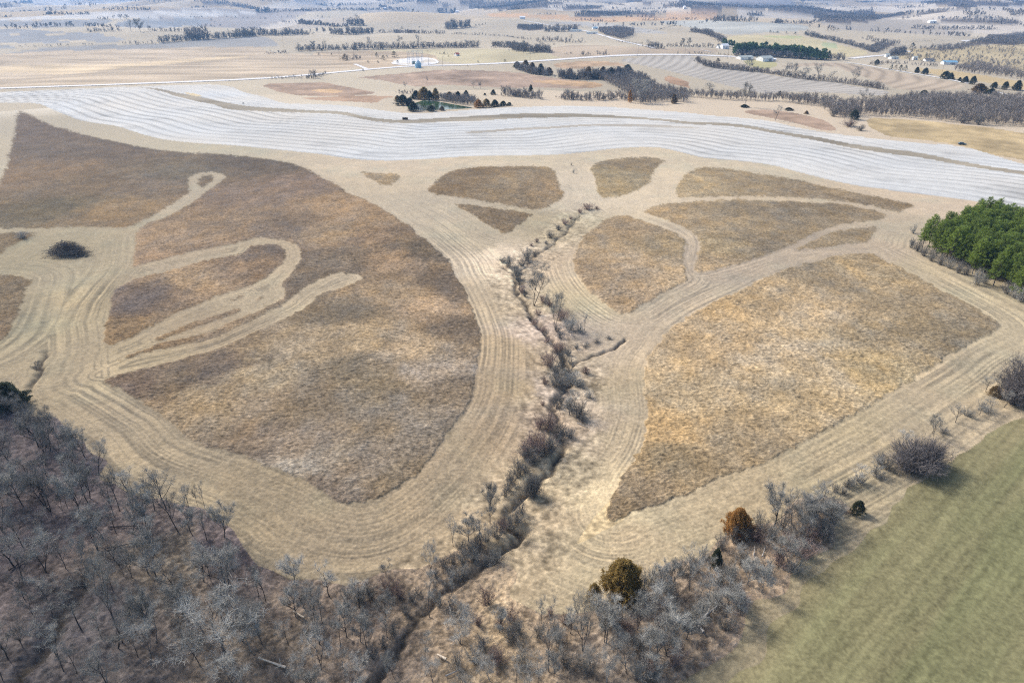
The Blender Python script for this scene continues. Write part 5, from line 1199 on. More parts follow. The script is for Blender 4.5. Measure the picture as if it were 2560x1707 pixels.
for sp, h_, lb in (('J3 1780,135 1950,120 2020,150 1850,155', 14, 'small far blue wood on the distant slope'), ('J3 2180,115 2352,120 2450,165 2230,155', 14, 'far blue wood on the outer distant slope'),
                   ('J1 0,20 300,8 700,4 700,14 300,20', 14, 'thin far blue wood under the pale ridge')): woods(sp, h_, 12, FAR_DARK, lb)
for sp, h_, lb in (('J3 1300,68 1430,74', 16, 'tiny far tree row on the plain'), ('J3 200,38 560,46', 14, 'far tree row on the pale plain'), ('J3 800,26 1200,18', 14, 'farthest tree row on the plain'), ('J3 300,12 700,10', 12, 'faint tree row near the horizon'),
                   ('J1 1100,14 1450,22', 16, 'far tree row above the pale ridge'), ('J0 640,12 1200,8 1700,6', 10, 'faint tree row at the horizon'), ('J2 1440,40 1600,60 1650,84', 20, 'blue tree row down the far knoll'), ('J2 850,40 1030,55', 16, 'blue tree row across the far knoll'),
                   ('J3 1000,440 1100,470', 30, 'hedge remnant by the gravel road'), ('J3 1250,395 1600,380', 14, 'low hedge across the pale field'), ('J2 950,390 1200,415', 22, 'scrub along the climbing gravel road'), ('J1 1130,1 2000,2', 8, 'faint skyline tree row'),
                   ('J0 150,440 480,432', 18, 'scattered scrub along the terrace bank'), ('J1 2100,330 2352,345', 18, 'thin scrub row over the pasture'), ('J2 0,350 180,372', 22, 'small scrub row on the far pasture'), ('J2 1250,300 1500,240', 10, 'low weedy fence line between pale fields')): treeline(sp, 14, h_, 8, FAR_DARK, label=lb)
g = np.random.default_rng(91); q = []
for _ in range(85):
    r0 = math.exp(g.uniform(math.log(2000), math.log(7500))); a0 = g.uniform(-.72, .72); c = np.array([r0*math.sin(a0), r0*math.cos(a0)])
    th = g.normal(0, .5) + (PI/2 if g.random() < .22 else 0); L = g.uniform(90, 420); n = int(L/8)
    t = g.uniform(-.5, .5, (n, 1)); q.append(c + np.array([math.cos(th), math.sin(th)])*L*t + g.normal(0, 7, (n, 2)))
q = np.concatenate(q); P = np.concatenate([q, height(q[:, 0], q[:, 1])[:, None]], 1)
mass('far_hedgerows', P, (4, 13), (.8, 1.3), U_BLUR, FAR_DARK, 'thin bluish hedgerows crossing the farthest farmland')
# ================================================================ roads, pond, buildings, small things
GRAVEL = material('pale_gravel', (.56, .545, .52), .95, .15, .4, .1)
def road(name, spec, width, label, lift=.35):
    L = line(spec, 6.0)[:, :2]
    keep = [0]
    for i in range(1, len(L)):
        if np.hypot(*(L[i]-L[keep[-1]])) > width*.5: keep.append(i)
    L = L[keep]
    for _ in range(3): L[1:-1] = .25*L[:-2] + .5*L[1:-1] + .25*L[2:]
    T = nrm(np.gradient(L, axis=0)); N = np.stack([-T[:, 1], T[:, 0]], 1)
    rows = [L + N*width*k for k in (-.5, -.25, 0, .25, .5)]
    crown = (0, .1, .16, .1, 0)
    V = np.concatenate([np.concatenate([r, (height(r[:, 0], r[:, 1])+lift+c)[:, None]], 1) for r, c in zip(rows, crown)]); n = len(L); k = np.arange(n-1)
    F = np.concatenate([np.stack([j*n+k, j*n+k+1, (j+1)*n+k+1, (j+1)*n+k], 1)[:, ::-1] for j in range(4)])
    o = link(name, mesh_from(name, V, F, True), GRAVEL); tag(o, label, 'road', kind='structure'); return o
road('gravel_road', 'J0 -400,832 0,815 1200,775 2352,730 J1 500,690 980,645 1450,607 1900,600 2352,580 J2 500,545 900,516 1300,503 1700,508 2060,524', 13, 'white gravel road running across the farmland below the substation')
road('gravel_road', 'J2 1310,448 1150,408 1000,380 900,348 800,318 700,290 600,275 470,255 360,240 240,212 110,195', 9, 'pale gravel road climbing past the far farmstead')
road('gravel_road', 'J3 760,542 900,524 1130,506 1300,472', 12, 'far stretch of gravel road by the savanna pasture')
road('gravel_road', 'J3 1790,384 1960,360 2100,345', 12, 'farthest stretch of gravel road beside the blue wood')
road('gravel_lane', 'J3 700,576 830,590 1000,622 1300,672 1600,722 1850,772', 4.5, 'thin gravel lane running behind the cedars')
road('gravel_lane', 'J3 2040,838 2150,862 2400,912', 4.5, 'thin gravel lane coming out beyond the woodland strip')
road('gravel_lane', 'J1 905,592 960,612 1020,640', 6, 'short gravel lane joining the main gravel road')
road('gravel_lane', 'J2 1740,462 1830,480', 5, 'short pale drive of the white farmhouse')
# gravel yard of the substation
yp = cast(densify(smooth_px(px('J1 1225,590 1290,560 1400,535 1560,530 1650,545 1690,580 1600,600 1380,606')), 8)); yz = yp[:, 2].mean()
me = bpy.data.meshes.new('gravel_yard'); me.from_pydata([(a, b, height(a, b)+.3) for a, b, _ in yp], [], [list(range(len(yp)))[::-1]]); o = link('gravel_yard', me, GRAVEL); tag(o, 'white gravel yard around the substation frame', 'ground', kind='structure')

# pond
def water_material():
    m = bpy.data.materials.new('pond_water'); m.use_nodes = True; nt = m.node_tree; nd = nt.nodes; b = nd['Principled BSDF']
    b.inputs['Base Color'].default_value = (.018, .050, .016, 1); b.inputs['Roughness'].default_value = .12; b.inputs['IOR'].default_value = 1.33
    no = nd.new('ShaderNodeTexNoise'); no.inputs['Scale'].default_value = .8; bp = nd.new('ShaderNodeBump'); bp.inputs['Strength'].default_value = .25; bp.inputs['Distance'].default_value = .05
    ge = nd.new('ShaderNodeNewGeometry'); nt.links.new(ge.outputs['Position'], no.inputs['Vector']); nt.links.new(no.outputs['Fac'], bp.inputs['Height']); nt.links.new(bp.outputs[0], b.inputs['Normal'])
    n2 = nd.new('ShaderNodeTexNoise'); n2.inputs['Scale'].default_value = .09; cr = nd.new('ShaderNodeValToRGB'); cr.color_ramp.elements[0].position = .4; cr.color_ramp.elements[0].color = (.012, .036, .016, 1); cr.color_ramp.elements[1].position = .62; cr.color_ramp.elements[1].color = (.040, .075, .020, 1)
    nt.links.new(ge.outputs['Position'], n2.inputs['Vector']); nt.links.new(n2.outputs['Fac'], cr.inputs[0]); nt.links.new(cr.outputs[0], b.inputs['Base Color'])
    return m
wp_ = cast(densify(smooth_px(px('Z1 470,1310 560,1270 720,1225 850,1180 980,1195 1250,1235 1500,1282 1800,1330 1880,1350 1500,1372 1100,1392 800,1402 560,1390')), 5))
me = bpy.data.meshes.new('pond_water'); me.from_pydata([(a, b, -1.0+.12) for a, b, _ in wp_], [], [list(range(len(wp_)))[::-1]]); o = link('pond_water', me, water_material()); tag(o, 'still green pond water among cedars and saplings', 'pond', kind='structure')

PAINT_W = material('white_paint', (.78, .77, .75), .7, .05, 1.0, .3)
SIDING = material('white_metal_siding', (.74, .74, .72), .5, .05, 2.0, .4)
ROOF_G = material('grey_green_roof', (.34, .37, .34), .85, .12, 1.5, .4)
ROOF_D = material('dark_shingles', (.10, .10, .105), .9, .2, 2.0, .2)
ROOF_B = material('blue_metal_roof', (.16, .33, .46), .7, .08, 2.0, .5)
ROOF_R = material('red_roof', (.34, .10, .07), .8, .15, 2.0, .2)
GLASS = material('window_glass', (.05, .07, .09), .1, .05, 1, .6)
WOODD = material('weathered_wood', (.16, .13, .10), .9, .25, 1.2, .1)
DOORM = material('grey_door', (.24, .25, .26), .6, .1, 1, .3)
STEEL = material('galvanised_steel', (.44, .49, .53), .45, .08, 1.5, .5, .25)
BIN_B = material('blue_bin_steel', (.20, .40, .56), .4, .08, 2.0, .5)

def house(name, spec, wpx, depth, h, rh, rz, wall, roof, label, cat, windows=2, door=True, big_door=False, wm=None, group=None):
    loc = at(spec)[0]; s = CROPS[spec.split()[0]][2]*mpp(loc); w = wm or wpx*s
    root = empty(name, (loc[0], loc[1], loc[2]-.2), rz); tag(root, label, cat, group)
    MB().prism([(-w/2, 0), (w/2, 0), (w/2, h), (-w/2, h)], depth, -depth/2).build('wall', wall, root)
    # ridge runs along x: gables at both ends
    for sx in (-1, 1):
        g = MB()
        g.add([(sx*w/2, -depth/2, h), (sx*w/2, depth/2, h), (sx*w/2, 0, h+rh), (sx*(w/2-.15), -depth/2, h), (sx*(w/2-.15), depth/2, h), (sx*(w/2-.15), 0, h+rh)], [(0, 1, 2), (5, 4, 3), (0, 3, 4, 1), (1, 4, 5, 2), (2, 5, 3, 0)])
        g.build('gable', wall, root)
    r = MB(); e = .45; t = .18; k = rh/(depth/2)
    for sy in (-1, 1):
        y0, z0 = sy*(depth/2+e), h-k*e
        r.add([(-w/2-e, y0, z0+.02), (w/2+e, y0, z0+.02), (w/2+e, 0, h+rh+.02), (-w/2-e, 0, h+rh+.02), (-w/2-e, y0, z0+t), (w/2+e, y0, z0+t), (w/2+e, 0, h+rh+t), (-w/2-e, 0, h+rh+t)],
              [(0, 1, 2, 3), (7, 6, 5, 4), (0, 4, 5, 1), (1, 5, 6, 2), (2, 6, 7, 3), (3, 7, 4, 0)])
    r.build('roof', roof, root)
    for i in range(windows):
        x = -w/2 + w*(i+.7)/(windows+.4)
        f = MB().box((x, -depth/2-.03, h*.58), (1.3, .1, 1.5)).build('window', PAINT_W, root)
        MB().box((x, -depth/2-.10, h*.58), (1.05, .06, 1.25)).build('pane', GLASS, f)
    if door: MB().box((w*.08, -depth/2-.04, 1.05), (1.1, .1, 2.1)).build('door', DOORM, root)
    if big_door: MB().box((w*.2, -depth/2-.04, h*.4), (min(4.5, w*.25), .1, h*.8)).build('door', DOORM, root)
    return root
house('metal_shed', 'Z2 850,492', 330, 11, 3.4, 1.7, math.radians(22), SIDING, ROOF_G, 'longer white metal shed with a grey-green roof behind a bare tree', 'shed', 0, False, True, group='white metal sheds on the farmyard')
house('metal_shed', 'Z2 1270,528', 290, 14, 4.6, 2.4, math.radians(26), SIDING, ROOF_G, 'taller white metal shed with wide doors and a pale lean-to', 'shed', 1, False, True, group='white metal sheds on the farmyard')
house('lean_to_shed', 'Z2 1450,520', 110, 5, 2.2, .8, math.radians(-14), SIDING, SIDING, 'low white lean-to shed at the end of the taller white shed', 'shed', 0, False, True)
house('farm_house', 'Z2 420,272', 150, 9, 5.2, 2.8, math.radians(20), PAINT_W, PAINT_W, 'white farmhouse with a pale gabled roof in front of green pines', 'house', 3)
house('farm_house', 'Z2 320,262', 100, 7, 3.0, 1.8, math.radians(20), PAINT_W, ROOF_G, 'low white wing beside the white farmhouse', 'house', 2)
house('farm_house', 'J2 585,292', 110, 8, 3.0, 1.8, math.radians(-6), PAINT_W, ROOF_G, 'long low house among trees beside the climbing gravel road', 'house', 3)
house('metal_shed', 'J2 735,312', 100, 9, 3.2, 1.4, math.radians(-6), SIDING, ROOF_G, 'low pale shed nearest the climbing gravel road', 'shed', 0, False, True)
house('metal_shed', 'J2 760,270', 46, 9, 3.8, 1.6, math.radians(10), SIDING, ROOF_B, 'small bluish shed behind the farmstead trees', 'shed', 0, False, True)
house('farm_house', 'J2 95,176', 50, 9, 5.0, 2.6, 0, PAINT_W, PAINT_W, 'white two-storey farmhouse beside dark trees near the orange field', 'house', 3)
house('barn', 'J1 1845,516', 34, 7, 2.8, 2.0, math.radians(35), PAINT_W, ROOF_R, 'small white hut with a red roof on the pasture', 'hut', 1)
house('farm_house', 'J1 1850,118', 34, 14, 6, 3, 0, PAINT_W, PAINT_W, 'distant white farmhouse among blue trees', 'house', 2)
house('farm_house', 'J1 1185,86', 30, 14, 6, 3, 0, PAINT_W, PAINT_W, 'distant white farmhouse by the lane on the pale ridge', 'house', 2)
house('barn', 'J3 1505,212', 58, 16, 5, 2.5, 0, PAINT_W, PAINT_W, 'long white barn alone on the wide tan field', 'barn', 0, False, True)
house('farm_house', 'J2 1582,82', 16, 16, 7, 4, 0, PAINT_W, PAINT_W, 'distant white house against the long blue wood', 'house', 2)
house('metal_shed', 'J3 1660,594', 120, 10, 3.4, 2.0, math.radians(-4), SIDING, ROOF_B, 'shed with a bright blue metal roof below the savanna pasture', 'shed', 1, False, True)
house('farm_house', 'J3 1150,545', 70, 8, 2.8, 1.6, math.radians(8), SIDING, ROOF_G, 'low grey house by the gravel road beside dark trees', 'house', 3)
house('metal_shed', 'J3 1345,552', 36, 6, 4.0, 1.4, 0, SIDING, ROOF_G, 'small upright pale shed between two dark cedars', 'shed', 0, False, True)
house('metal_shed', 'J3 1475,565', 80, 9, 2.8, 1.4, math.radians(-5), SIDING, ROOF_D, 'low dark-roofed shed up the slope from the blue-roofed one', 'shed', 0, False, True)
house('metal_shed', 'J3 1090,528', 34, 7, 4.0, 1.8, 0, SIDING, ROOF_G, 'small pale shed at the roadside trees', 'shed', 0, False, True)

# blue grain bin
loc = at('J1 1491,625')[0]; s = SJ*mpp(loc); R_, Hb = 57*s/2, 40*s
root = empty('grain_bin', loc - np.array([0, 0, .1])); tag(root, 'round blue steel grain bin with a conical roof beside the gravel road', 'grain bin')
b = MB(); n = 28; rings = 14
prof = []
for k in range(rings*3+1):
    z = Hb*k/(rings*3); prof.append((R_ + (.05 if k % 3 == 1 else 0), z))
def lathe(prof, n):
    vs = [(r*math.cos(2*PI*i/n), r*math.sin(2*PI*i/n), z) for r, z in prof for i in range(n)]
    fs = [(k*n+i, k*n+(i+1) % n, (k+1)*n+(i+1) % n, (k+1)*n+i) for k in range(len(prof)-1) for i in range(n)]
    return vs, fs
b.add(*lathe(prof, n)).build('wall', BIN_B, root, True)
MB().add(*lathe([(R_+.25, Hb-.05), (R_+.25, Hb+.05), (.9, Hb+24*s), (.9, Hb+26*s), (.01, Hb+30*s)], n)).build('roof', material('pale_bin_roof', (.46, .60, .68), .4, .06, 1.5, .5), root, True)
d = MB(); d.box((0, -R_-.06, 1.1), (1.0, .12, 2.0)).build('door', DOORM, root)
l = MB(); [l.box((-2.2+q, -R_*.86-.15, Hb/2), (.06, .06, Hb)) for q in (0, .5)]; [l.box((-1.95, -R_*.86-.15, .4+i*.4), (.5, .05, .05)) for i in range(int(Hb/.4)-1)]; l.build('ladder', STEEL, root)
hp = MB(); hp.box((R_*.3, -R_*.9-.5, .5), (1.2, .9, .9)); hp.build('blower', STEEL, root)

# substation: steel dead-end frame with gantries and a transformer
loc = at('J1 1460,598')[0]; s = SJ*mpp(loc); W_, H_ = 128*s, 118*s
root = empty('substation', loc); tag(root, 'steel substation frame of slim lattice posts and crossbeams behind the grain bin', 'substation')
for i in range(4):
    for y in (0, 16):
        x = -W_/2 + W_*i/3; m = MB()
        for dx, dy in ((-.45, -.45), (.45, -.45), (.45, .45), (-.45, .45)): m.tube((x+dx, y+dy, -.2), (x+dx*.5, y+dy*.5, H_), .10, .08, 4)
        for k in range(10):
            z0, z1 = H_*k/10, H_*(k+1)/10; q = (1-.5*k/10)*.45; f_ = 1 if k % 2 else -1
            m.tube((x-q*f_, y-q, z0), (x+q*f_, y-q, z1), .05, .05, 4); m.tube((x-q, y+q*f_, z0), (x-q, y-q*f_, z1), .05, .05, 4); m.tube((x+q, y-q*f_, z0), (x+q, y+q*f_, z1), .05, .05, 4)
        m.build('post', STEEL, root)
for z in (H_*.52, H_*.78, H_*.97):
    for y in (0, 16):
        m = MB(); m.tube((-W_/2, y-.3, z), (W_/2, y-.3, z), .12, .12, 4); m.tube((-W_/2, y+.3, z), (W_/2, y+.3, z), .12, .12, 4)
        for k in range(24): m.tube((-W_/2+W_*k/24, y-.3, z), (-W_/2+W_*(k+1)/24, y+.3, z), .05, .05, 4)
        m.build('beam', STEEL, root)
m = MB()
for i in range(9):
    x = -W_*.45 + W_*.9*i/8
    m.tube((x, 0, H_*.97), (x, 16, H_*.97), .04, .04, 4); m.tube((x, 0, H_*.52), (x, 0, H_*.36), .09, .09, 5)
m.build('busbar', STEEL, root)
TR_ = empty('transformer', at('J1 1450,590')[0]); tag(TR_, 'pale green transformer box standing inside the substation yard', 'transformer')
tm = material('pale_green_paint', (.42, .52, .48), .5, .08, 1.5, .4)
MB().box((0, 0, 2.0), (5.0, 3.2, 3.8)).build('tank', tm, TR_, bev=.08)
fn = MB(); [fn.box((-2.0+.4*i, -2.0, 1.8), (.12, .8, 2.8)) for i in range(11)]; fn.build('radiator', tm, TR_)
for x in (-1.5, 0, 1.5): MB().tube((x, 0, 3.9), (x, 0, 5.4), .22, .12, 8).build('bushing', STEEL, TR_)

# utility poles
POLE = None
def pole(spec, hp, words):
    global POLE
    loc = at(spec)[0]; s = CROPS[spec.split()[0]][2]*mpp(loc); h = hp*s
    if POLE is None:
        POLE = empty('utility_pole', loc)
        MB().tube((0, 0, -.3), (0, 0, 11), .17, .11, 8).build('post', WOODD, POLE, True)
        MB().box((0, -.14, 10.3), (2.6, .12, .14)).build('crossarm', WOODD, POLE)
        for x in (-1.15, -.55, .55, 1.15): MB().tube((x, -.14, 10.37), (x, -.14, 10.62), .06, .04, 6).build('insulator', STEEL, POLE)
        o = POLE
    else:
        o = POLE.copy(); COL.objects.link(o); o.location = loc
        for ch in POLE.children: c = ch.copy(); COL.objects.link(c); c.parent = o
    o.scale.z = h/11.0
    tag(o, None, 'utility pole', 'wooden utility poles along the gravel roads'); o['label'] = words
pole('J1 1585,600', 128, 'tall dark wooden pole at the edge of the substation yard')
pole('J1 1716,612', 92, 'wooden utility pole with crossarm standing next along the road from the substation yard')
pole('J1 258,462', 118, 'wooden utility pole on the pale field by the short scrub row')
pole('J1 905,545', 110, 'wooden utility pole among the grey scrub near the gravel lane')
pole('J1 770,560', 110, 'wooden utility pole at the open end of the roadside scrub')
pole('J2 165,575', 90, 'wooden utility pole beside the road above the rusty cedars')
pole('J2 1155,515', 90, 'wooden utility pole on the far road rise')
pole('J2 1587,505', 80, 'wooden utility pole past the far road bend')
pole('J2 1980,540', 90, 'wooden utility pole near the longer white shed')
pole('J3 1590,700', 95, 'wooden utility pole beside the clump of dark cedars on the lane')
pole('J0 1885,165', 60, 'wooden utility pole on the far whitish field')

# parked dark car
loc = at('S 2404.5,362.5')[0]; car = empty('parked_car', loc + np.array([0, 0, .05]), math.radians(-14)); tag(car, 'dark blue-green car parked on the dry grass at the stubble edge', 'car')
CARP = material('dark_teal_paint', (.025, .075, .10), .25, .05, 1, .5); TYRE = material('tyre_rubber', (.02, .02, .02), .8, .1, 3, .2); RIM = material('alloy_rim', (.6, .6, .62), .3, .05, 3, .5, .6); LAMP = material('lamp_glass', (.7, .7, .68), .15, .05, 1, .6); TAIL = material('tail_lamp', (.4, .03, .02), .3, .05, 1, .5)
CW = 1.9
body = [(-2.55, .45), (-2.6, .75), (-2.5, 1.02), (-1.3, 1.08), (1.2, 1.06), (2.3, .95), (2.55, .78), (2.55, .42), (2.0, .34), (-2.1, .34)]
m = MB(); m.prism(body, CW, -CW/2); m.build('body', CARP, car, bev=.06)
cabin = [(-2.2, 1.04), (-1.75, 1.66), (-.2, 1.74), (.35, 1.68), (1.15, 1.05)]
m = MB(); m.prism(cabin, CW*.84, -CW*.42); m.build('cabin', CARP, car, bev=.05)
for sy in (-1, 1):
    for x0, x1, x2, x3 in ((-1.95, -1.62, -.75, -.72), (-.62, -.62, .18, .72)):
        m = MB(); y = sy*CW*.42; m.add([(x0, y, 1.12), (x3, y, 1.12), (x2, y, 1.58), (x1, y, 1.58), (x0, y+sy*.02, 1.12), (x3, y+sy*.02, 1.12), (x2, y+sy*.02, 1.58), (x1, y+sy*.02, 1.58)], [(0, 1, 2, 3), (7, 6, 5, 4), (0, 4, 5, 1), (1, 5, 6, 2), (2, 6, 7, 3), (3, 7, 4, 0)]); m.build('side_window', GLASS, car)
    MB().box((2.52, sy*.68, .80), (.12, .36, .16)).build('headlight', LAMP, car); MB().box((-2.56, sy*.72, .86), (.1, .28, .22)).build('tail_light', TAIL, car)
    MB().box((.75, sy*(CW*.5+.08), 1.12), (.18, .2, .14)).build('mirror', CARP, car)
    for x in (-1.6, 1.62):
        wl = MB().tube((x, sy*(CW/2-.22), .36), (x, sy*(CW/2+.03), .36), .37, .37, 18).build('wheel', TYRE, car, False); MB().tube((x, sy*(CW/2+.02), .36), (x, sy*(CW/2+.05), .36), .25, .23, 14).build('rim', RIM, wl)
MB().add([(.38, -.72, 1.69), (.38, .72, 1.69), (1.17, .76, 1.09), (1.17, -.76, 1.09), (.41, -.72, 1.71), (.41, .72, 1.71), (1.21, .76, 1.10), (1.21, -.76, 1.10)], [(3, 2, 1, 0), (4, 5, 6, 7), (0, 1, 5, 4), (1, 2, 6, 5), (2, 3, 7, 6), (3, 0, 4, 7)]).build('windscreen', GLASS, car)

# dark round bales
HAY = material('dark_old_hay', (.045, .040, .030), .95, .4, 5, .1, bump=.6)
def bale(spec, rz, label):
    loc = at(spec)[0]; o = empty('round_bale', loc, rz); tag(o, label, 'hay bale', 'dark round bales on the stubble')
    m = MB(); n = 20; prof = [(0, -.75), (.5, -.78), (.80, -.74), (.86, -.66)] + [(.86+.02*(k % 2), -.6+.12*k) for k in range(11)] + [(.86, .66), (.80, .74), (.5, .78), (0, .75)]
    vs = [(y, r*math.cos(2*PI*i/n), .85+r*math.sin(2*PI*i/n)) for r, y in prof for i in range(n)]
    fs = [(k*n+i, k*n+(i+1) % n, (k+1)*n+(i+1) % n, (k+1)*n+i) for k in range(len(prof)-1) for i in range(n)]
    m.add(vs, fs).build('bale_roll', HAY, o, True)
    nt_ = MB(); [nt_.add(*((lambda y: ([(y+dy, .885*math.cos(2*PI*i/n), .85+.885*math.sin(2*PI*i/n)) for dy in (-.02, .02) for i in range(n)], [(i, (i+1) % n, n+(i+1) % n, n+i) for i in range(n)]))(y))) for y in (-.45, -.15, .15, .45)]
    nt_.build('twine', WOODD, o)
bale('S 1008.5,299.3', .2, 'dark round bale standing apart from the other two on the stubble')
bale('S 1013.8,299.3', .5, 'dark round bale in the middle of the three on the stubble')
bale('S 1017.5,299.5', .1, 'dark round bale touching its neighbour at the pond side end')

# brush pile
def sticks(r, n, a, b, hz, L, rad):
    segs = []
    for _ in range(n):
        x, y = r.normal(0, .42), r.normal(0, .42); q = math.exp(-(x*x+y*y)*1.1); z = abs(r.uniform(.05, 1))*hz*q
        az = r.normal(.25, .8); el = r.normal(0, .28); l = L*r.uniform(.4, 1.2); d = np.array([math.cos(az)*math.cos(el), math.sin(az)*math.cos(el), math.sin(el)])*l/2; c = np.array([x*a, y*b, z+.1])
        k = c + r.normal(0, .12, 3)*l*.5; k[2] = abs(k[2]); p0 = c-d; p1 = c+d; p0[2] = max(.02, p0[2]); p1[2] = max(.02, p1[2])
        R1 = rad*r.uniform(.4, 1.3); segs += [(p0, k, R1, R1*.75), (k, p1, R1*.75, R1*.3)]
        for _ in range(2):
            t = r.uniform(.3, 1); o = k+(p1-k)*t; segs.append((o, o + (d/l*2 + r.normal(0, .6, 3))*l*.2, R1*.4, R1*.15))
    return segs
loc = at('D 445,225')[0]; s = S8*mpp(loc); r = np.random.default_rng(44)
bp_ = empty('brush_pile', loc); tag(bp_, 'big dark pile of cut branches inside the mown turning loop', 'brush pile')
v, f = tubes(sticks(r, 900, 255*s/2, 4.6, 5.4, 3.6, .06), 4); link('branch_heap', mesh_from('branch_heap', v, f), BARK, bp_)
sg = [(q[0]*.0+np.array(q[0])+np.array([6.5, -2.2, 0]), np.array(q[1])+np.array([6.5, -2.2, 0]), q[2], q[3]) for q in sticks(r, 26, 3.5, 1.2, .7, 4.5, .07)]
v, f = tubes(sg, 4); link('loose_branch', mesh_from('loose_branch', v, f), BARK_DARK, bp_)
sg = [(np.array(q[0])+np.array([-6.5, 1.5, 0]), np.array(q[1])+np.array([-6.5, 1.5, 0]), q[2]*.6, q[3]*.6) for q in sticks(r, 40, 2.2, 1.6, 1.4, 2.6, .04)]
v, f = tubes(sg, 4); link('loose_branch', mesh_from('loose_branch', v, f), BARK, bp_)
v, f = ribbons(*(lambda P0: (P0, P0 + nrm(r.normal(0, 1, P0.shape)+np.array([.8, .1, .3]))*r.uniform(.3, .9, (len(P0), 1))))(np.stack([r.normal(0, .42, 3200)*290*s/2, r.normal(0, .42, 3200)*6.5, np.abs(r.uniform(.05, 1, 3200))*3.6], 1)*np.array([1, 1, .8])), .022, .012, r)
link('twig_tangle', mesh_from('twig_tangle', v, f), TWIG_DARK, bp_)

# fallen logs
def log(a, b, rad, mat, label, stubs=3, lift=.25):
    p, q = cast(px(a))[0], cast(px(b))[0]; c = (p+q)/2; o = empty('fallen_log', c); tag(o, label, 'log')
    d = q-p; L = np.linalg.norm(d); r = np.random.default_rng(int(L*100)); k = 6
    pts = [p-c + d*i/k + np.array([0, 0, lift+rad]) + r.normal(0, .04, 3)*L*.15*(0 < i < k) for i in range(k+1)]
    v, f = tubes([(pts[i], pts[i+1], rad*(1-.55*i/k), rad*(1-.55*(i+1)/k)) for i in range(k)], 7); link('trunk', mesh_from('trunk', v, f, True), mat, o)
    for i in range(stubs):
        j = pts[r.integers(1, k)]; e = nrm(r.normal(0, 1, 3)+d/L*1.2+np.array([0, 0, .5]))*L*r.uniform(.12, .3)
        v, f = tubes([(j, j+e*.6, rad*.4, rad*.28), (j+e*.6, j+e+r.normal(0, .1, 3), rad*.28, rad*.1)], 5); link('branch_stub', mesh_from('branch_stub', v, f, True), mat, o)
LOGW = material('bleached_log', (.55, .47, .36), .85, .15, 2, .2); LOGG = material('grey_log', (.34, .32, .29), .9, .2, 2, .2); LOGD = material('dark_log', (.07, .06, .055), .95, .3, 2, .1)
log('G 1870,1475', 'G 1690,1412', .22, LOGW, 'long bleached log lying below the great spreading tree')
log('G 1990,1150', 'G 1915,1105', .16, LOGW, 'short bleached log lying uphill of the long one in the wood')
log('H 825,1422', 'H 765,1390', .24, LOGW, 'short whitish log beside the lower creek mouth')
log('G 710,555', 'G 935,550', .14, LOGD, 'dark straight log lying across the wood below the pair of edge trees', 2)
log('G 700,695', 'G 920,655', .14, LOGD, 'dark tilted log near the head of the dark gully', 2)
log('G 60,840', 'G 235,735', .16, LOGD, 'dark log at the outermost wood beside the mossy hollow', 3)
log('G 180,680', 'G 290,640', .13, LOGD, 'short dark log near the black leaning trunk', 1)
log('I 1160,745', 'I 1168,675', .13, LOGG, 'pale snag stem standing out of the cedar-side clearing, further from the field', 1)
log('I 1215,750', 'I 1235,685', .13, LOGG, 'pale snag stem in the clearing, nearer the green field', 1)
log('I 830,1255', 'I 790,1200', .28, LOGG, 'forked pale trunk of the fallen tree by the green field, lower half', 3, .5)
log('I 790,1200', 'I 925,1095', .24, LOGG, 'forked pale trunk of the fallen tree by the green field, upper half', 6, 1.2)
log('I 1250,620', 'I 1268,560', .12, LOGG, 'thin pale snag below the oval grey trees of the thicket', 1)
log('H 1640,1010', 'H 600,1030', 0.0001, LOGG, 'x') if False else None
log('E 1440,1055', 'E 1570,1050', .12, LOGG, 'pale bent dead branch lying over the creek scrub', 4)
log('E 1520,1330', 'E 1610,1365', .10, LOGG, 'thin pale dead branch at the creek bend scrub', 3)
log('H 820,1530', 'H 930,1480', .14, LOGG, 'pale branchy log at the lowest creek thicket', 6)
write_labels()
HAZE, EXPO, DENOISE = 9e-5, .86, False
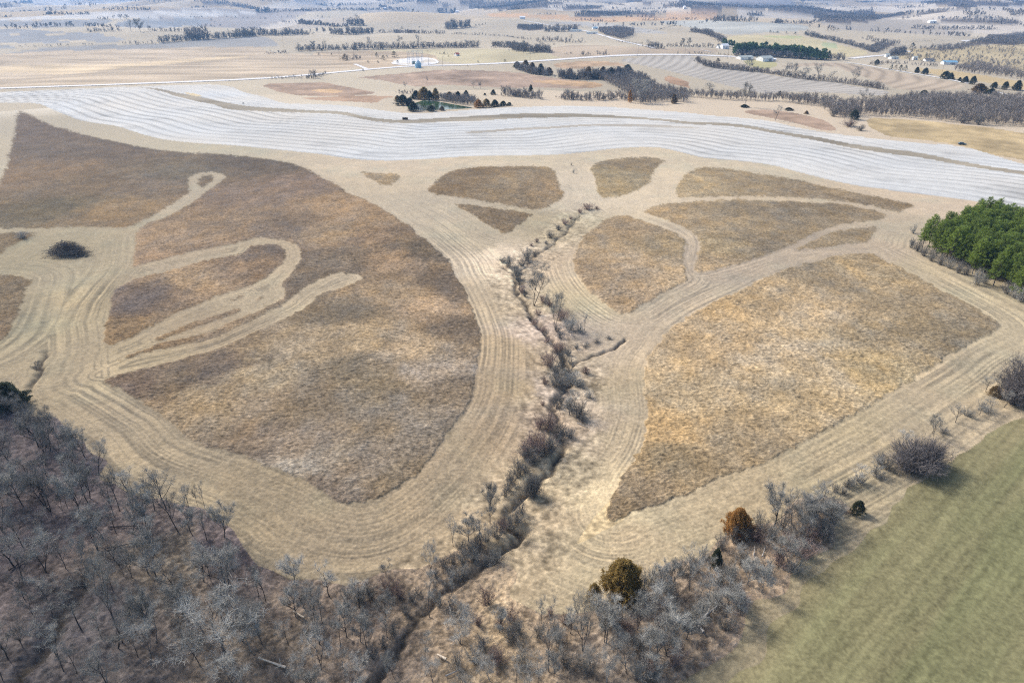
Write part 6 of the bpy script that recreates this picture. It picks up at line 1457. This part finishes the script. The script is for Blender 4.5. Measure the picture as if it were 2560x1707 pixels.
# ================================================================ camera, light, air
cam = bpy.data.cameras.new('camera'); co = bpy.data.objects.new('camera', cam); COL.objects.link(co)
co.location = (0, 0, CAM_H); co.rotation_euler = (PI/2 - PITCH, 0, 0)
cam.sensor_width = 36; cam.lens = FOC/2560*36; cam.clip_start = 1; cam.clip_end = 40000
scene.camera = co
SUN_AZ, SUN_EL = math.radians(-52), math.radians(40)       # azimuth from the view direction, left is negative
sd = bpy.data.lights.new('sun', 'SUN'); so = bpy.data.objects.new('sun', sd); COL.objects.link(so)
sd.energy = 2.0; sd.angle = math.radians(7); sd.color = (1.0, .97, .93)
dirv = Vector((math.sin(SUN_AZ)*math.cos(SUN_EL), math.cos(SUN_AZ)*math.cos(SUN_EL), math.sin(SUN_EL)))
so.rotation_euler = dirv.to_track_quat('Z', 'Y').to_euler(); so.location = dirv*500
w = bpy.data.worlds.new('World'); scene.world = w; w.use_nodes = True
nt = w.node_tree; bg = nt.nodes['Background']
sky = nt.nodes.new('ShaderNodeTexSky'); sky.sky_type = 'NISHITA'; sky.sun_disc = False
sky.sun_elevation = SUN_EL; sky.sun_rotation = SUN_AZ; sky.air_density = .9; sky.dust_density = 4.0; sky.ozone_density = .7; sky.altitude = 300
nt.links.new(sky.outputs[0], bg.inputs['Color']); bg.inputs['Strength'].default_value = .15
hz = MB().box((0, 0, 35), (27000, 27000, 180)).build('haze', None)
hm = bpy.data.materials.new('air'); hm.use_nodes = True
hn = hm.node_tree.nodes; hn.remove(hn['Principled BSDF'])
pv = hn.new('ShaderNodeVolumePrincipled'); pv.inputs['Color'].default_value = (.27, .55, 1.0, 1)
pv.inputs['Density'].default_value = HAZE; pv.inputs['Anisotropy'].default_value = .2
hm.node_tree.links.new(pv.outputs[0], hn['Material Output'].inputs['Volume'])
hz.data.materials.append(hm)
tag(hz, 'thin blue haze lying over the distant farmland', 'haze', kind='stuff')
scene.view_settings.view_transform = 'Standard'; scene.view_settings.look = 'None'
scene.view_settings.exposure = EXPO; scene.view_settings.gamma = 1
cy = scene.cycles
cy.max_bounces = 4; cy.diffuse_bounces = 2; cy.glossy_bounces = 2; cy.transmission_bounces = 2; cy.volume_bounces = 0
cy.transparent_max_bounces = 4; cy.use_denoising = DENOISE; cy.pixel_filter_type = 'BLACKMAN_HARRIS'; cy.filter_width = 1.15; cy.use_adaptive_sampling = True; cy.adaptive_threshold = .004
